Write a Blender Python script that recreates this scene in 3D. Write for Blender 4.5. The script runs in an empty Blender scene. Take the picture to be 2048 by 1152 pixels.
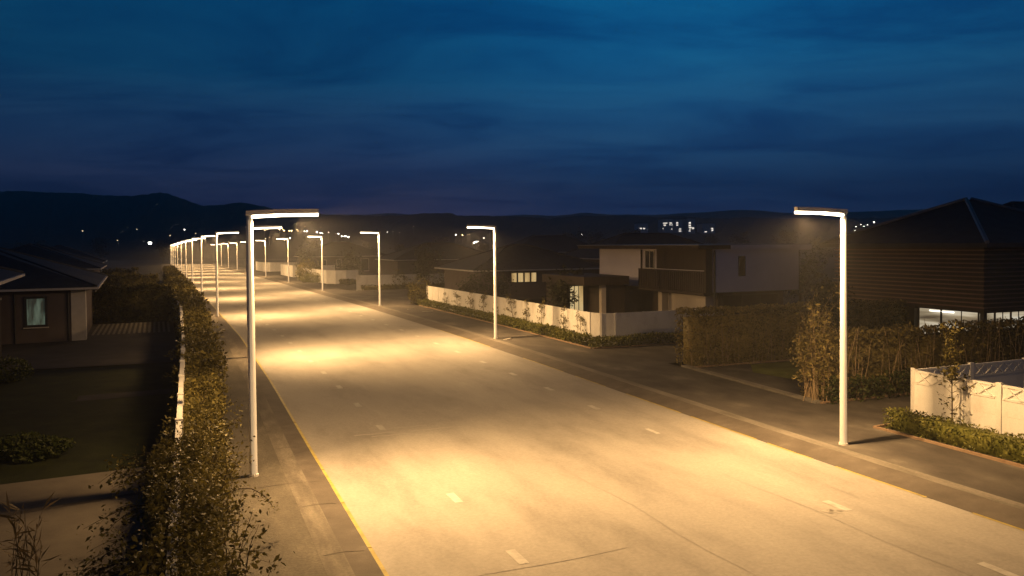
import bpy, math, random
import numpy as np
from mathutils import Vector, Matrix

random.seed(7)
RNG = np.random.default_rng(11)
SC = bpy.context.scene
COL = SC.collection
rad = math.radians

# ------------------------------------------------------------------ camera
F, CX, CY, CAMZ = 1600.0, 1024.0, 524.0, 5.05
PITCH, ROLL = rad(1.34), rad(0.5)
_f = np.array([0, math.cos(PITCH), -math.sin(PITCH)])
_r = np.array([1.0, 0, 0])
_d = -np.array([0, math.sin(PITCH), math.cos(PITCH)])
RV = math.cos(ROLL) * _r + math.sin(ROLL) * _d
DV = -math.sin(ROLL) * _r + math.cos(ROLL) * _d


def g(y):
    """height of the street level at distance y"""
    return float(np.interp(y, [0, 19, 41, 62, 86, 128, 167, 243, 343],
                           [-.02, -.05, .1, .2, .15, .05, -.15, -.42, -.6]))


def ray(px, py):
    return _f + (px - CX) / F * RV + (py - CY) / F * DV


def gp(px, py, h=0.0):
    """world point at height h over the street under a line of sight"""
    v = ray(px, py)
    k = (-CAMZ + h) / v[2]
    for _ in range(40):
        k = (-CAMZ + h + g(v[1] * k)) / v[2]
    return v * k + np.array([0, 0, CAMZ])


def at_y(px, py, y):
    v = ray(px, py)
    return v * (y / v[1]) + np.array([0, 0, CAMZ])


cam = bpy.data.cameras.new('camera')
camo = bpy.data.objects.new('camera', cam)
COL.objects.link(camo)
M = Matrix.Identity(4)
for i in range(3):
    M[i][0], M[i][1], M[i][2] = RV[i], -DV[i], -_f[i]
M[2][3] = CAMZ
camo.matrix_world = M
cam.sensor_width = 36
cam.lens = F / 2048 * 36
cam.shift_y = -(576 - CY) / 2048
cam.clip_start, cam.clip_end = 0.2, 9000
SC.camera = camo

# ------------------------------------------------------------------ street frame
HEAD = rad(22.0)
U = np.array([-math.sin(HEAD), math.cos(HEAD), 0])
V = np.array([math.cos(HEAD), math.sin(HEAD), 0])
CS = [-20, 30, 45, 61, 87, 107, 133, 155, 178, 216, 260, 330]
CC = [0, 0, -.2, -.75, -1.65, -2.35, -3.3, -4.2, -5.0, -6.2, -7.4, -9.2]


def cbend(s):
    return float(np.interp(s, CS, CC))


def st(s, t, z=0.0, bend=True):
    """s metres along the street, t metres to the right"""
    p = U * s + V * (t + (cbend(s) if bend else 0))
    return np.array([p[0], p[1], g(p[1]) + z])


# ------------------------------------------------------------------ materials
MATS = {}


def nodes_of(name):
    m = bpy.data.materials.new(name)
    m.use_nodes = True
    nt = m.node_tree
    return m, nt, nt.nodes['Principled BSDF']


def N(nt, typ, **kw):
    n = nt.nodes.new(typ)
    for k, v in kw.items():
        setattr(n, k, v)
    return n


def ramp(nt, stops):
    r = N(nt, 'ShaderNodeValToRGB')
    el = r.color_ramp.elements
    while len(el) > 1:
        el.remove(el[-1])
    el[0].position, el[0].color = stops[0][0], (*stops[0][1], 1)
    for p, c in stops[1:]:
        e = el.new(p)
        e.color = (*c, 1)
    return r


def surf(name, stops, scale=3.0, stretch=(1, 1, 1), rough=.8, bump=0.0, bscale=40.0, rot=0.0, detail=6.0, metal=0.0, spec=.3, fine=0.0):
    """plain procedural surface: noise-driven colour ramp and a noise bump"""
    if name in MATS:
        return MATS[name]
    m, nt, b = nodes_of(name)
    tc = N(nt, 'ShaderNodeNewGeometry')
    mp = N(nt, 'ShaderNodeMapping')
    mp.inputs['Scale'].default_value = stretch
    mp.inputs['Rotation'].default_value = (0, 0, rot)
    # rotate into the street's frame first, then stretch
    vr = N(nt, 'ShaderNodeVectorRotate', rotation_type='Z_AXIS')
    vr.inputs['Angle'].default_value = -rot
    mp.inputs['Rotation'].default_value = (0, 0, 0)
    nt.links.new(tc.outputs['Position'], vr.inputs['Vector'])
    nt.links.new(vr.outputs['Vector'], mp.inputs['Vector'])
    no = N(nt, 'ShaderNodeTexNoise')
    no.inputs['Scale'].default_value = scale
    no.inputs['Detail'].default_value = detail
    no.inputs['Roughness'].default_value = .62
    nt.links.new(mp.outputs['Vector'], no.inputs['Vector'])
    rp = ramp(nt, stops)
    nt.links.new(no.outputs['Fac'], rp.inputs['Fac'])
    colour = rp.outputs['Color']
    n2 = N(nt, 'ShaderNodeTexNoise')
    n2.inputs['Scale'].default_value = bscale
    n2.inputs['Detail'].default_value = 4
    nt.links.new(vr.outputs['Vector'], n2.inputs['Vector'])
    if fine > 0:
        mx = N(nt, 'ShaderNodeMix', data_type='RGBA', blend_type='MULTIPLY')
        mx.inputs[0].default_value = 1
        r2 = ramp(nt, [(.3, (1 - fine,) * 3), (.7, (1 + fine * .4,) * 3)])
        nt.links.new(n2.outputs['Fac'], r2.inputs['Fac'])
        nt.links.new(colour, mx.inputs[6])
        nt.links.new(r2.outputs['Color'], mx.inputs[7])
        colour = mx.outputs[2]
    nt.links.new(colour, b.inputs['Base Color'])
    b.inputs['Roughness'].default_value = rough
    b.inputs['Metallic'].default_value = metal
    b.inputs['Specular IOR Level'].default_value = spec
    if bump:
        bp = N(nt, 'ShaderNodeBump')
        bp.inputs['Strength'].default_value = bump
        bp.inputs['Distance'].default_value = .03
        nt.links.new(n2.outputs['Fac'], bp.inputs['Height'])
        nt.links.new(bp.outputs['Normal'], b.inputs['Normal'])
    MATS[name] = m
    return m


def leafmat(name, dark, mid, light, scale=1.6, transl=.25):
    if name in MATS:
        return MATS[name]
    m, nt, b = nodes_of(name)
    ge = N(nt, 'ShaderNodeNewGeometry')
    no = N(nt, 'ShaderNodeTexNoise')
    no.inputs['Scale'].default_value = scale
    no.inputs['Detail'].default_value = 4
    nt.links.new(ge.outputs['Position'], no.inputs['Vector'])
    ad = N(nt, 'ShaderNodeMath', operation='MULTIPLY_ADD')
    ad.inputs[1].default_value = .55
    nt.links.new(ge.outputs['Random Per Island'], ad.inputs[0])
    sub = N(nt, 'ShaderNodeMath', operation='SUBTRACT')
    sub.inputs[1].default_value = .27
    nt.links.new(no.outputs['Fac'], sub.inputs[0])
    nt.links.new(sub.outputs[0], ad.inputs[2])
    rp = ramp(nt, [(.12, dark), (.5, mid), (.85, light)])
    nt.links.new(ad.outputs[0], rp.inputs['Fac'])
    nt.links.new(rp.outputs['Color'], b.inputs['Base Color'])
    b.inputs['Roughness'].default_value = .55
    b.inputs['Specular IOR Level'].default_value = .3
    tr = N(nt, 'ShaderNodeBsdfTranslucent')
    nt.links.new(rp.outputs['Color'], tr.inputs['Color'])
    mx = N(nt, 'ShaderNodeMixShader')
    mx.inputs[0].default_value = transl
    out = nt.nodes['Material Output']
    nt.links.new(b.outputs[0], mx.inputs[1])
    nt.links.new(tr.outputs[0], mx.inputs[2])
    nt.links.new(mx.outputs[0], out.inputs['Surface'])
    MATS[name] = m
    return m


def glow(name, colour, strength, noise=None, sample=True):
    """something that gives off light"""
    if name in MATS:
        return MATS[name]
    m, nt, b = nodes_of(name)
    b.inputs['Base Color'].default_value = (.2, .2, .2, 1)
    b.inputs['Emission Color'].default_value = (*colour, 1)
    b.inputs['Emission Strength'].default_value = strength
    if noise:
        tc = N(nt, 'ShaderNodeNewGeometry')
        mp = N(nt, 'ShaderNodeMapping')
        mp.inputs['Scale'].default_value = noise['stretch']
        no = N(nt, 'ShaderNodeTexNoise')
        no.inputs['Scale'].default_value = noise['scale']
        no.inputs['Detail'].default_value = 3
        rp = ramp(nt, noise['stops'])
        nt.links.new(tc.outputs['Position'], mp.inputs['Vector'])
        nt.links.new(mp.outputs['Vector'], no.inputs['Vector'])
        nt.links.new(no.outputs['Fac'], rp.inputs['Fac'])
        nt.links.new(rp.outputs['Color'], b.inputs['Emission Color'])
    if not sample:
        m.cycles.emission_sampling = 'NONE'
    MATS[name] = m
    return m


WARM = (1.0, .595, .24)
asphalt = surf('worn_asphalt', [(.3, (.185, .17, .15)), (.42, (.235, .218, .195)), (.52, (.275, .255, .228)), (.62, (.29, .27, .24)), (.74, (.35, .325, .29))],
               scale=.42, stretch=(1.5, .45, 1), rot=HEAD, rough=.75, bump=.2, bscale=16, spec=.3, fine=.13, detail=10)
pave_r = surf('dark_pavement', [(.3, (.035, .03, .026)), (.45, (.058, .05, .044)), (.58, (.082, .072, .062)), (.7, (.14, .124, .105))],
              scale=.7, stretch=(1, .6, 1), rot=HEAD, rough=.9, bump=.3, bscale=30, fine=.15)
pave_l = surf('worn_pavement', [(.25, (.06, .052, .042)), (.55, (.10, .088, .07)), (.8, (.17, .15, .12))],
              scale=1.1, stretch=(1.4, .5, 1), rot=HEAD, rough=.9, bump=.5, bscale=22, fine=.25)
concrete = surf('kerb_concrete', [(.25, (.12, .108, .09)), (.55, (.17, .155, .13)), (.8, (.24, .22, .19))], scale=2, rough=.85, bump=.15, fine=.12)
kerb_l = surf('worn_left_kerb', [(.3, (.075, .066, .053)), (.5, (.115, .10, .082)), (.7, (.18, .16, .13))], scale=1.6, stretch=(2, .4, 1), rot=HEAD, rough=.9, bump=.35, bscale=22, fine=.2)
kerb_r = surf('worn_right_kerb', [(.3, (.085, .075, .06)), (.5, (.14, .125, .105)), (.7, (.19, .17, .145))], scale=1.3, stretch=(2, .35, 1), rot=HEAD, rough=.9, bump=.3, bscale=20, fine=.2)
gutter = surf('dark_gutter', [(.25, (.06, .05, .04)), (.6, (.095, .08, .066)), (.8, (.14, .12, .10))], scale=1.5, rough=.85, bump=.2, fine=.12)
yellow = surf('yellow_paint', [(.3, (.20, .155, .04)), (.5, (.33, .26, .06)), (.8, (.42, .34, .10))], scale=3, rough=.6, fine=.15)
whitepaint = surf('worn_white_paint', [(.3, (.29, .27, .24)), (.6, (.40, .38, .345))], scale=8, rough=.6)
scuff = surf('pale_scuff', [(.3, (.29, .27, .24)), (.7, (.34, .315, .28))], scale=4, rough=.8)
tar = surf('tar_seam', [(.3, (.18, .165, .147)), (.7, (.235, .215, .193))], scale=4, rough=.6)
soil = surf('dark_soil', [(.3, (.018, .016, .010)), (.55, (.035, .032, .018)), (.8, (.06, .05, .03))], scale=.4, rough=.95, bump=.6, bscale=9, fine=.3)
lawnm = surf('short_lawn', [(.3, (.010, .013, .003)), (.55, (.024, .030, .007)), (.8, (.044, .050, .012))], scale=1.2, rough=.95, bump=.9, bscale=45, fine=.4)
lawn2 = surf('lit_lawn_grass', [(.3, (.08, .095, .014)), (.55, (.15, .17, .026)), (.8, (.22, .23, .05))], scale=1.2, rough=.95, bump=.9, bscale=45, fine=.4)  # lighter copy of the lawn, lamplight put into its colour
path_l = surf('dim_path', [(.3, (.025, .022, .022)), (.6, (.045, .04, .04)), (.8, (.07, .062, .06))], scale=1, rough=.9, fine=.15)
drive = surf('concrete_drive', [(.3, (.11, .095, .08)), (.6, (.16, .14, .115)), (.8, (.20, .18, .15))], scale=1.0, rough=.85, bump=.15, fine=.1)
wallwhite = surf('painted_precast', [(.25, (.56, .53, .49)), (.5, (.74, .72, .68)), (.8, (.80, .78, .75))], scale=1.3, stretch=(1, 1, .6), rough=.75, bump=.1, bscale=25, fine=.06)
plaster = surf('grey_white_plaster', [(.3, (.60, .56, .60)), (.7, (.68, .64, .68))], scale=.6, rough=.85, bump=.05)
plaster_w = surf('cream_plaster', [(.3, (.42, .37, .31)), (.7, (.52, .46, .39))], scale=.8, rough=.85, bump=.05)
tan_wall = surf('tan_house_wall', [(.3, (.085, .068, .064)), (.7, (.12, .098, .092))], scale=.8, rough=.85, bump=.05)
plinthm = surf('blue_grey_plinth', [(.3, (.16, .17, .21)), (.7, (.22, .23, .27))], scale=1, rough=.9, bump=.1)
darkclad = surf('dark_timber_cladding', [(.3, (.035, .026, .02)), (.7, (.065, .05, .038))], scale=3, stretch=(6, 6, .3), rough=.7, bump=.1)
roofm = surf('slate_roof', [(.3, (.030, .032, .038)), (.7, (.055, .058, .066))], scale=2, rough=.8, bump=.2, bscale=14)
roofmetal = surf('sheet_metal_roof', [(.3, (.16, .17, .19)), (.7, (.22, .23, .25))], scale=1, rough=.5, metal=.1)
slatm = surf('brown_slat', [(.3, (.17, .10, .07)), (.7, (.26, .16, .115))], scale=2, stretch=(.4, .4, 3), rough=.6)
trimm = surf('pale_trim', [(.3, (.45, .42, .38)), (.7, (.55, .52, .48))], scale=2, rough=.6)
darkframe = surf('dark_frame', [(.3, (.03, .028, .026)), (.7, (.05, .046, .042))], scale=3, rough=.5)
glassd = surf('dark_glass', [(.3, (.012, .014, .018)), (.7, (.02, .022, .028))], scale=1, rough=.08, spec=.5)
postm = surf('white_post_paint', [(.3, (.72, .69, .65)), (.7, (.80, .78, .74))], scale=5, rough=.45, fine=.03)
armm = surf('tan_arm_paint', [(.3, (.72, .68, .62)), (.7, (.78, .74, .68))], scale=5, rough=.45)
bark = surf('pale_bark', [(.3, (.20, .14, .08)), (.7, (.36, .27, .16))], scale=9, stretch=(1, 1, .3), rough=.9)
barkd = surf('dark_bark', [(.3, (.045, .032, .02)), (.7, (.09, .065, .04))], scale=9, stretch=(1, 1, .3), rough=.9)
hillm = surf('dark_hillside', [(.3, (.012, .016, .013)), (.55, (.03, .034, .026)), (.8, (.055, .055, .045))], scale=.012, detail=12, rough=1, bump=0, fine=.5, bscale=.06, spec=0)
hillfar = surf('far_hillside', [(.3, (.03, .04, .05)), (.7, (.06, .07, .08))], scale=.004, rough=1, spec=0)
brick = surf('brick_edging', [(.3, (.20, .13, .08)), (.7, (.30, .21, .14))], scale=6, rough=.85, bump=.3)

leaf_cr = leafmat('creeper_leaf', (.035, .03, .008), (.115, .098, .024), (.25, .205, .055), scale=2.2)
leaf_low = leafmat('box_hedge_leaf', (.04, .045, .008), (.12, .125, .024), (.24, .225, .055), scale=3)
leaf_tall = leafmat('tall_hedge_leaf', (.06, .05, .016), (.18, .145, .046), (.32, .25, .085), scale=1.6)
leaf_green = leafmat('low_green_leaf', (.02, .028, .007), (.05, .065, .014), (.10, .11, .03), scale=2.5)
leaf_dark = leafmat('dark_tree_leaf', (.015, .018, .008), (.04, .042, .018), (.08, .075, .035), scale=.8)
straw = leafmat('dry_grass_blade', (.10, .075, .03), (.18, .13, .06), (.28, .20, .10), scale=3)

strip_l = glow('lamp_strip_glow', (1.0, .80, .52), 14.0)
post_lit_glow = glow('lamplit_post_glow', (1.0, .70, .38), .30, sample=False)  # emission stands in for lamplight on the post, which is no lamp
post_lit_glow.node_tree.nodes['Principled BSDF'].inputs['Base Color'].default_value = (.72, .69, .65, 1)
dot_warm = glow('warm_far_light', (1.0, .68, .32), 14.0, sample=False)
dot_white = glow('white_far_light', (1.0, .93, .82), 16.0, sample=False)
dot_dim = glow('dim_far_light', (1.0, .75, .45), 3.0, sample=False)
win_far = glow('lit_far_window', (1.0, .92, .78), 1.5, sample=False)
win_warm = glow('lit_warm_window', (1.0, .72, .34), .62,
                dict(scale=1.2, stretch=(1.5, 1.5, .25), stops=[(.3, (.35, .20, .06)), (.5, (.9, .6, .24)), (.7, (1.0, .78, .40))]))
win_blind = glow('lit_blind_window', (1.0, .85, .6), .6,
                 dict(scale=.8, stretch=(.35, .35, 3.2), stops=[(.36, (.12, .085, .05)), (.46, (.42, .33, .2)), (.56, (.85, .72, .5)), (.66, (1.0, .92, .72))]))
win_tube = glow('lit_tube_lamp', (1.0, .92, .75), 3.5)
win_teal = glow('lit_curtain_window', (.30, .42, .30), .24,
                dict(scale=1.5, stretch=(2.5, 2.5, .5), stops=[(.40, (.03, .05, .035)), (.5, (.16, .25, .18)), (.62, (.30, .42, .30))]))

# ------------------------------------------------------------------ mesh helpers


class MB:
    """collects faces in world space (or in a frame) and links them as ONE mesh object"""

    def __init__(self, O=(0, 0, 0), ex=(1, 0, 0), ey=(0, 1, 0)):
        self.v, self.f = [], []
        self.O = np.array(O, float)
        self.ex, self.ey = np.array(ex, float), np.array(ey, float)

    def P(self, p):
        return self.O + self.ex * p[0] + self.ey * p[1] + np.array([0, 0, p[2]])

    def face(self, pts):
        n = len(self.v)
        self.v += [tuple(self.P(p)) for p in pts]
        self.f.append(tuple(range(n, n + len(pts))))

    def hexa(self, b, t):
        """bottom and top loops of equal length -> closed prism"""
        n, k = len(self.v), len(b)
        self.v += [tuple(self.P(p)) for p in b] + [tuple(self.P(p)) for p in t]
        self.f.append(tuple(range(n + k - 1, n - 1, -1)))
        self.f.append(tuple(range(n + k, n + 2 * k)))
        for i in range(k):
            j = (i + 1) % k
            self.f.append((n + i, n + j, n + k + j, n + k + i))

    def box(self, a, b):
        x0, y0, z0 = a
        x1, y1, z1 = b
        self.hexa([(x0, y0, z0), (x1, y0, z0), (x1, y1, z0), (x0, y1, z0)],
                  [(x0, y0, z1), (x1, y0, z1), (x1, y1, z1), (x0, y1, z1)])

    def tube(self, pts, radii, k=6):
        pts = [np.array(p, float) for p in pts]
        rings = []
        for i, p in enumerate(pts):
            d = pts[min(i + 1, len(pts) - 1)] - pts[max(i - 1, 0)]
            d = d / (np.linalg.norm(d) + 1e-9)
            a = np.cross(d, (0, 0, 1.0)) if abs(d[2]) < .9 else np.cross(d, (1.0, 0, 0))
            a /= np.linalg.norm(a)
            b = np.cross(d, a)
            n = len(self.v)
            for q in range(k):
                w = 2 * math.pi * q / k
                self.v.append(tuple(self.P(p + radii[i] * (a * math.cos(w) + b * math.sin(w)))))
            rings.append(n)
        for r0, r1 in zip(rings[:-1], rings[1:]):
            for q in range(k):
                self.f.append((r0 + q, r0 + (q + 1) % k, r1 + (q + 1) % k, r1 + q))
        self.f.append(tuple(range(rings[0] + k - 1, rings[0] - 1, -1)))
        self.f.append(tuple(range(rings[-1], rings[-1] + k)))

    def build(self, name, mat, parent=None, loc=None, smooth=False, **props):
        o = root_loc(parent) if parent is not None else np.array(loc if loc is not None else (0, 0, 0), float)
        me = bpy.data.meshes.new(name)
        me.from_pydata([tuple(np.array(p) - o) for p in self.v], [], self.f)
        me.materials.append(mat)
        if smooth:
            me.polygons.foreach_set('use_smooth', [True] * len(me.polygons))
        me.update()
        ob = bpy.data.objects.new(name, me)
        COL.objects.link(ob)
        if parent is not None:
            ob.parent = parent
        else:
            ob.location = o
        for k, v in props.items():
            ob[k] = v
        return ob


def root_loc(o):
    while o.parent is not None:
        o = o.parent
    return np.array(o.location)


def thing(name, label, cat, loc, group=None):
    o = bpy.data.objects.new(name, None)
    o.empty_display_size = .3
    COL.objects.link(o)
    o.location = tuple(loc)
    o['label'], o['category'] = label, cat
    if group:
        o['group'] = group
    return o


def tag(o, label, cat, group=None):
    o['label'], o['category'] = label, cat
    if group:
        o['group'] = group
    return o


def copy_tree(o, parent=None):
    c = o.copy()
    COL.objects.link(c)
    if parent is not None:
        c.parent = parent
    for ch in list(o.children):
        copy_tree(ch, c)
    return c


def leaves(name, pts, size, mat, parent=None, loc=None, aspect=.5, var=.35, core=None, flat=.0, grow=None, **props):
    """one mesh of many small folded leaf faces at pts"""
    pts = np.asarray(pts, float)
    n = len(pts)
    d = RNG.normal(size=(n, 3))
    d[:, 2] = d[:, 2] * .8 + flat
    if grow is not None:
        d = d * .55 + grow
    d /= np.linalg.norm(d, axis=1)[:, None]
    h = RNG.normal(size=(n, 3))
    sd = np.cross(d, h)
    sd /= np.linalg.norm(sd, axis=1)[:, None] + 1e-9
    nn = np.cross(d, sd)
    sz = size * (1 + var * RNG.normal(size=(n, 1)).clip(-2, 2))
    a = pts
    b = pts + d * sz * .45 + sd * sz * aspect * .5 + nn * sz * .08
    c = pts + d * sz
    e = pts + d * sz * .45 - sd * sz * aspect * .5 + nn * sz * .08
    vs = np.stack([a, b, c, e], 1).reshape(-1, 3)
    nf = n
    loops = np.arange(4 * n, dtype=np.int32)
    starts = np.arange(0, 4 * n, 4, dtype=np.int32)
    if core is not None:
        cv, cf = core
        base = len(vs)
        vs = np.vstack([vs, np.array(cv)])
        st2 = len(loops)
        for f in cf:
            loops = np.append(loops, np.array(f, np.int32) + base)
            starts = np.append(starts, st2)
            st2 += len(f)
        nf += len(cf)
    o = root_loc(parent) if parent is not None else np.array(loc, float)
    vs = vs - o
    me = bpy.data.meshes.new(name)
    me.vertices.add(len(vs))
    me.vertices.foreach_set('co', vs.astype(np.float32).ravel())
    me.loops.add(len(loops))
    me.loops.foreach_set('vertex_index', loops.astype(np.int32))
    me.polygons.add(nf)
    me.polygons.foreach_set('loop_start', starts.astype(np.int32))
    me.update(calc_edges=True)
    me.validate()
    me.materials.append(mat)
    ob = bpy.data.objects.new(name, me)
    COL.objects.link(ob)
    if parent is not None:
        ob.parent = parent
    else:
        ob.location = tuple(o)
    for k, v in props.items():
        ob[k] = v
    return ob


def lump(p, k=1.0, seed=0.0):
    """cheap smooth noise in -1..1 for uneven outlines"""
    x, y, z = p[..., 0] * k, p[..., 1] * k, p[..., 2] * k
    return (np.sin(1.7 * x + 2.3 * y + seed) + np.sin(2.9 * y - 1.9 * z + 1.3 * seed) + np.sin(3.7 * z + 3.1 * x + 2.1 * seed)
            + .6 * np.sin(6.1 * x - 5.3 * y + 4.1 * z + seed)) / 3.6


def hedge_points(O, ex, L, w, h, n, lumpy=.12, seed=0.0, shell=.16, thin_bottom=0.0):
    """leaf positions through a clipped hedge body: dense shell with an uneven outline"""
    O = np.array(O, float)
    ex = np.array(ex, float)
    ey = np.array([-ex[1], ex[0], 0])
    a = RNG.uniform(0, L, n)
    b = RNG.uniform(-w / 2, w / 2, n)
    z = RNG.uniform(0, h, n) if thin_bottom == 0 else h * RNG.uniform(0, 1, n) ** (1 - thin_bottom)
    face = RNG.uniform(0, 1, n)
    wt = np.array([h, h, w, .3 * w * h / max(L, .1) + .05])
    wt = wt / wt.sum()
    edges = np.cumsum(wt)
    jit = np.abs(RNG.normal(0, shell, n))
    i = np.searchsorted(edges, face)
    b = np.where(i == 0, -w / 2 + jit, b)
    b = np.where(i == 1, w / 2 - jit, b)
    z = np.where(i == 2, h - jit, z)
    endsel = (i >= 3)
    a = np.where(endsel, np.where(RNG.uniform(size=n) < .5, jit, L - jit), a)
    p = O + a[:, None] * ex + b[:, None] * ey
    p[:, 2] += z
    lu = lump(p, 1.1, seed)
    k = 1 + lumpy * lu * 2
    p = O + a[:, None] * ex + (b * k)[:, None] * ey
    p[:, 2] += z * (1 + lumpy * .6 * lump(p, .9, seed + 3))
    return p


def box_core(O, ex, L, w, h):
    O = np.array(O, float)
    ex = np.array(ex, float)
    ey = np.array([-ex[1], ex[0], 0])
    c = []
    for zz in (0.0, h):
        for aa, bb in ((0.1, -w / 2), (L - .1, -w / 2), (L - .1, w / 2), (0.1, w / 2)):
            c.append(O + ex * aa + ey * bb + np.array([0, 0, zz]))
    f = [(0, 3, 2, 1), (4, 5, 6, 7), (0, 1, 5, 4), (1, 2, 6, 5), (2, 3, 7, 6), (3, 0, 4, 7)]
    return c, f


# ------------------------------------------------------------------ ground and street
def sheet(name, rows, mat, **props):
    """rows of points -> quads"""
    mb = MB()
    k = len(rows[0])
    for r in rows:
        mb.v += [tuple(p) for p in r]
    for i in range(len(rows) - 1):
        for j in range(k - 1):
            mb.f.append((i * k + j, i * k + j + 1, (i + 1) * k + j + 1, (i + 1) * k + j))
    return mb.build(name, mat, kind='structure', **props)


ys = [-60, 0, 10, 19, 30, 41, 52, 62, 74, 86, 107, 128, 148, 167, 205, 243, 290, 343, 600, 1000, 1150]
xs = [-2100, -600, -150, -60, -20, 20, 60, 150, 600, 2100]
sheet('ground', [[(x, y, g(y) - .06) for x in xs] for y in ys], soil)

SS = [-14, -6, 0] + list(np.arange(4, 60, 4)) + list(np.arange(60, 270, 10))
KL, KR = 2.74, 13.45            # road edges
def strip(name, t0, t1, z0, z1, mat, s0=-14, s1=262):
    ss = [s0] + [s for s in SS if s0 < s < s1] + [s1]
    return sheet(name, [[st(s, t0, z0), st(s, t1, z1)] for s in ss], mat)


strip('road', KL, KR, 0, 0, asphalt)
strip('pavement', -.15, 1.85, .115, .115, pave_l)                       # left footway
strip('kerb', 1.85, 2.24, .119, .119, kerb_l)
strip('kerb_channel', 2.24, 2.655, .118, .104, gutter)
mb = MB()
for i, s in enumerate(np.arange(-12, 240, 2.5)):                       # kerb stones with a painted nosing
    a, b = s + .012, s + 2.5 - .012
    p = [st(a, 2.65, -.01), st(a, KL + .002, -.01), st(b, KL + .002, -.01), st(b, 2.65, -.01)]
    q = [st(a, 2.65, .105), st(a, KL - .02, .10), st(b, KL - .02, .10), st(b, 2.65, .105)]
    mb.hexa(p, q)
mb.build('yellow_kerb_edge', yellow, kind='structure')
strip('right_gutter', KR, 14.12, .004, .114, gutter)
strip('right_kerb', 14.12, 14.46, .115, .115, kerb_r)
strip('right_pavement', 14.46, 17.05, .11, .11, pave_r)
mb = MB()
for s0, s1 in ((2, 7.5), (8.2, 10.5), (11.5, 13.9), (14.6, 16.2), (16.6, 19.5), (20, 23.2), (24.6, 27), (28, 32), (36, 44)):
    ss = np.linspace(s0, s1, 4)
    for a, b in zip(ss[:-1], ss[1:]):
        mb.face([st(a, KR - .045, .006), st(a, KR + .01, .010), st(b, KR + .01, .010), st(b, KR - .045, .006)])
mb.build('yellow_road_edge', yellow, kind='structure')

mb = MB()
for row, s00 in ((4.86, 8.3), (11.46, 8.2)):
    for i in range(34):
        s = s00 + 3.31 * i
        mb.face([st(s, row - .085, .005), st(s, row + .085, .005), st(s + .62, row + .085, .005), st(s + .62, row - .085, .005)])
mb.build('lane_marking', whitepaint, kind='structure')

# seams and scuffs in the asphalt
mb = MB()
def ribbon(mb, pts, w, z):
    for (a0, b0), (a1, b1) in zip(pts[:-1], pts[1:]):
        d = np.array([a1 - a0, b1 - b0])
        d = d / np.linalg.norm(d)
        nx, ny = -d[1] * w / 2, d[0] * w / 2
        mb.face([st(a0 - nx, b0 - ny, z), st(a1 - nx, b1 - ny, z), st(a1 + nx, b1 + ny, z), st(a0 + nx, b0 + ny, z)])
ribbon(mb, [(11.4 + .02 * i + .03 * math.sin(i), 3.2 + .5 * i) for i in range(8)], .022, .0045)
for s0, t0, n in ((7, 10.9, 26), (12, 12.2, 14), (8.5, 7.9, 10)):
    ribbon(mb, [(s0 + .8 * i, t0 + .05 * math.sin(i * 1.3) - .01 * i) for i in range(n)], .02, .0045)
ribbon(mb, [(44 + .5 * i, 6.6 + .1 * math.sin(i)) for i in range(16)], .03, .0045)
mb.build('tar_seam', tar, kind='structure')
mb = MB()
ribbon(mb, [(28.3 - .02 * i, 2.8 + .33 * i) for i in range(7)], .05, .0048)
for s0, t0, L, w in ((21.2, 4.0, 1.1, .12), (20.9, 4.4, 1.0, .08), (21.6, 5.2, .9, .12), (21.1, 5.5, 1.2, .06), (11.6, 11.0, .35, .22)):
    ribbon(mb, [(s0 + .04 * math.sin(i * 2), t0 + L * i / 5) for i in range(6)], w, .0048)
mb.build('road_scuff', scuff, kind='structure')
# footway joints
mb = MB()
for s, t0, t1 in ((10.1, .4, 2.55), (22.8, 1.1, 2.55), (27.4, .7, 2.55), (17.1, 1.2, 2.5), (34, .5, 2.5), (12.9, 1.9, 2.56), (15.5, 1.9, 2.56), (20.2, 1.9, 2.56)):
    ribbon(mb, [(s, t0), (s + .05, (t0 + t1) / 2), (s, t1)], .025, .124)
mb.build('pavement_joint', gutter, kind='structure')

# right forecourts, drives and the little lawn
def patch(name, poly, mat, z):
    mb = MB()
    mb.face([st(s, t, z) for s, t in poly])
    return mb.build(name, mat, kind='structure')


patch('driveway', [(15.9, 17.9), (15.9, 34), (19.0, 34), (19.0, 17.9)], pave_r, .105)
patch('driveway', [(27.6, 17.9), (27.6, 36), (33.2, 36), (33.2, 17.9)], pave_r, .105)
patch('right_pavement', [(15.95, 17.05), (15.95, 17.9), (33.2, 17.9), (33.2, 17.05)], pave_r, .107)
patch('forecourt', [(19.05, 17.9), (19.05, 36), (26.4, 36), (26.4, 18.2)], pave_r, .102)
patch('driveway', [(62, 17.05), (62, 34), (83.5, 34), (83.5, 17.05)], pave_r, .105)
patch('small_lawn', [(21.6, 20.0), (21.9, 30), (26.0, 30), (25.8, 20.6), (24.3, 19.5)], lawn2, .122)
mb = MB()
for a, b in ((st(19.0, 17.72), st(26.6, 18.02)),):
    d = (b - a) / np.linalg.norm(b - a)
    nrm = np.array([-d[1], d[0], 0]) * .13
    z0, z1 = np.array([0, 0, .05]), np.array([0, 0, .17])
    mb.hexa([a - nrm + z0, b - nrm + z0, b + nrm + z0, a + nrm + z0], [a - nrm + z1, b - nrm + z1, b + nrm + z1, a + nrm + z1])
mb.build('forecourt_kerb', concrete, kind='structure')
mb = MB()
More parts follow.
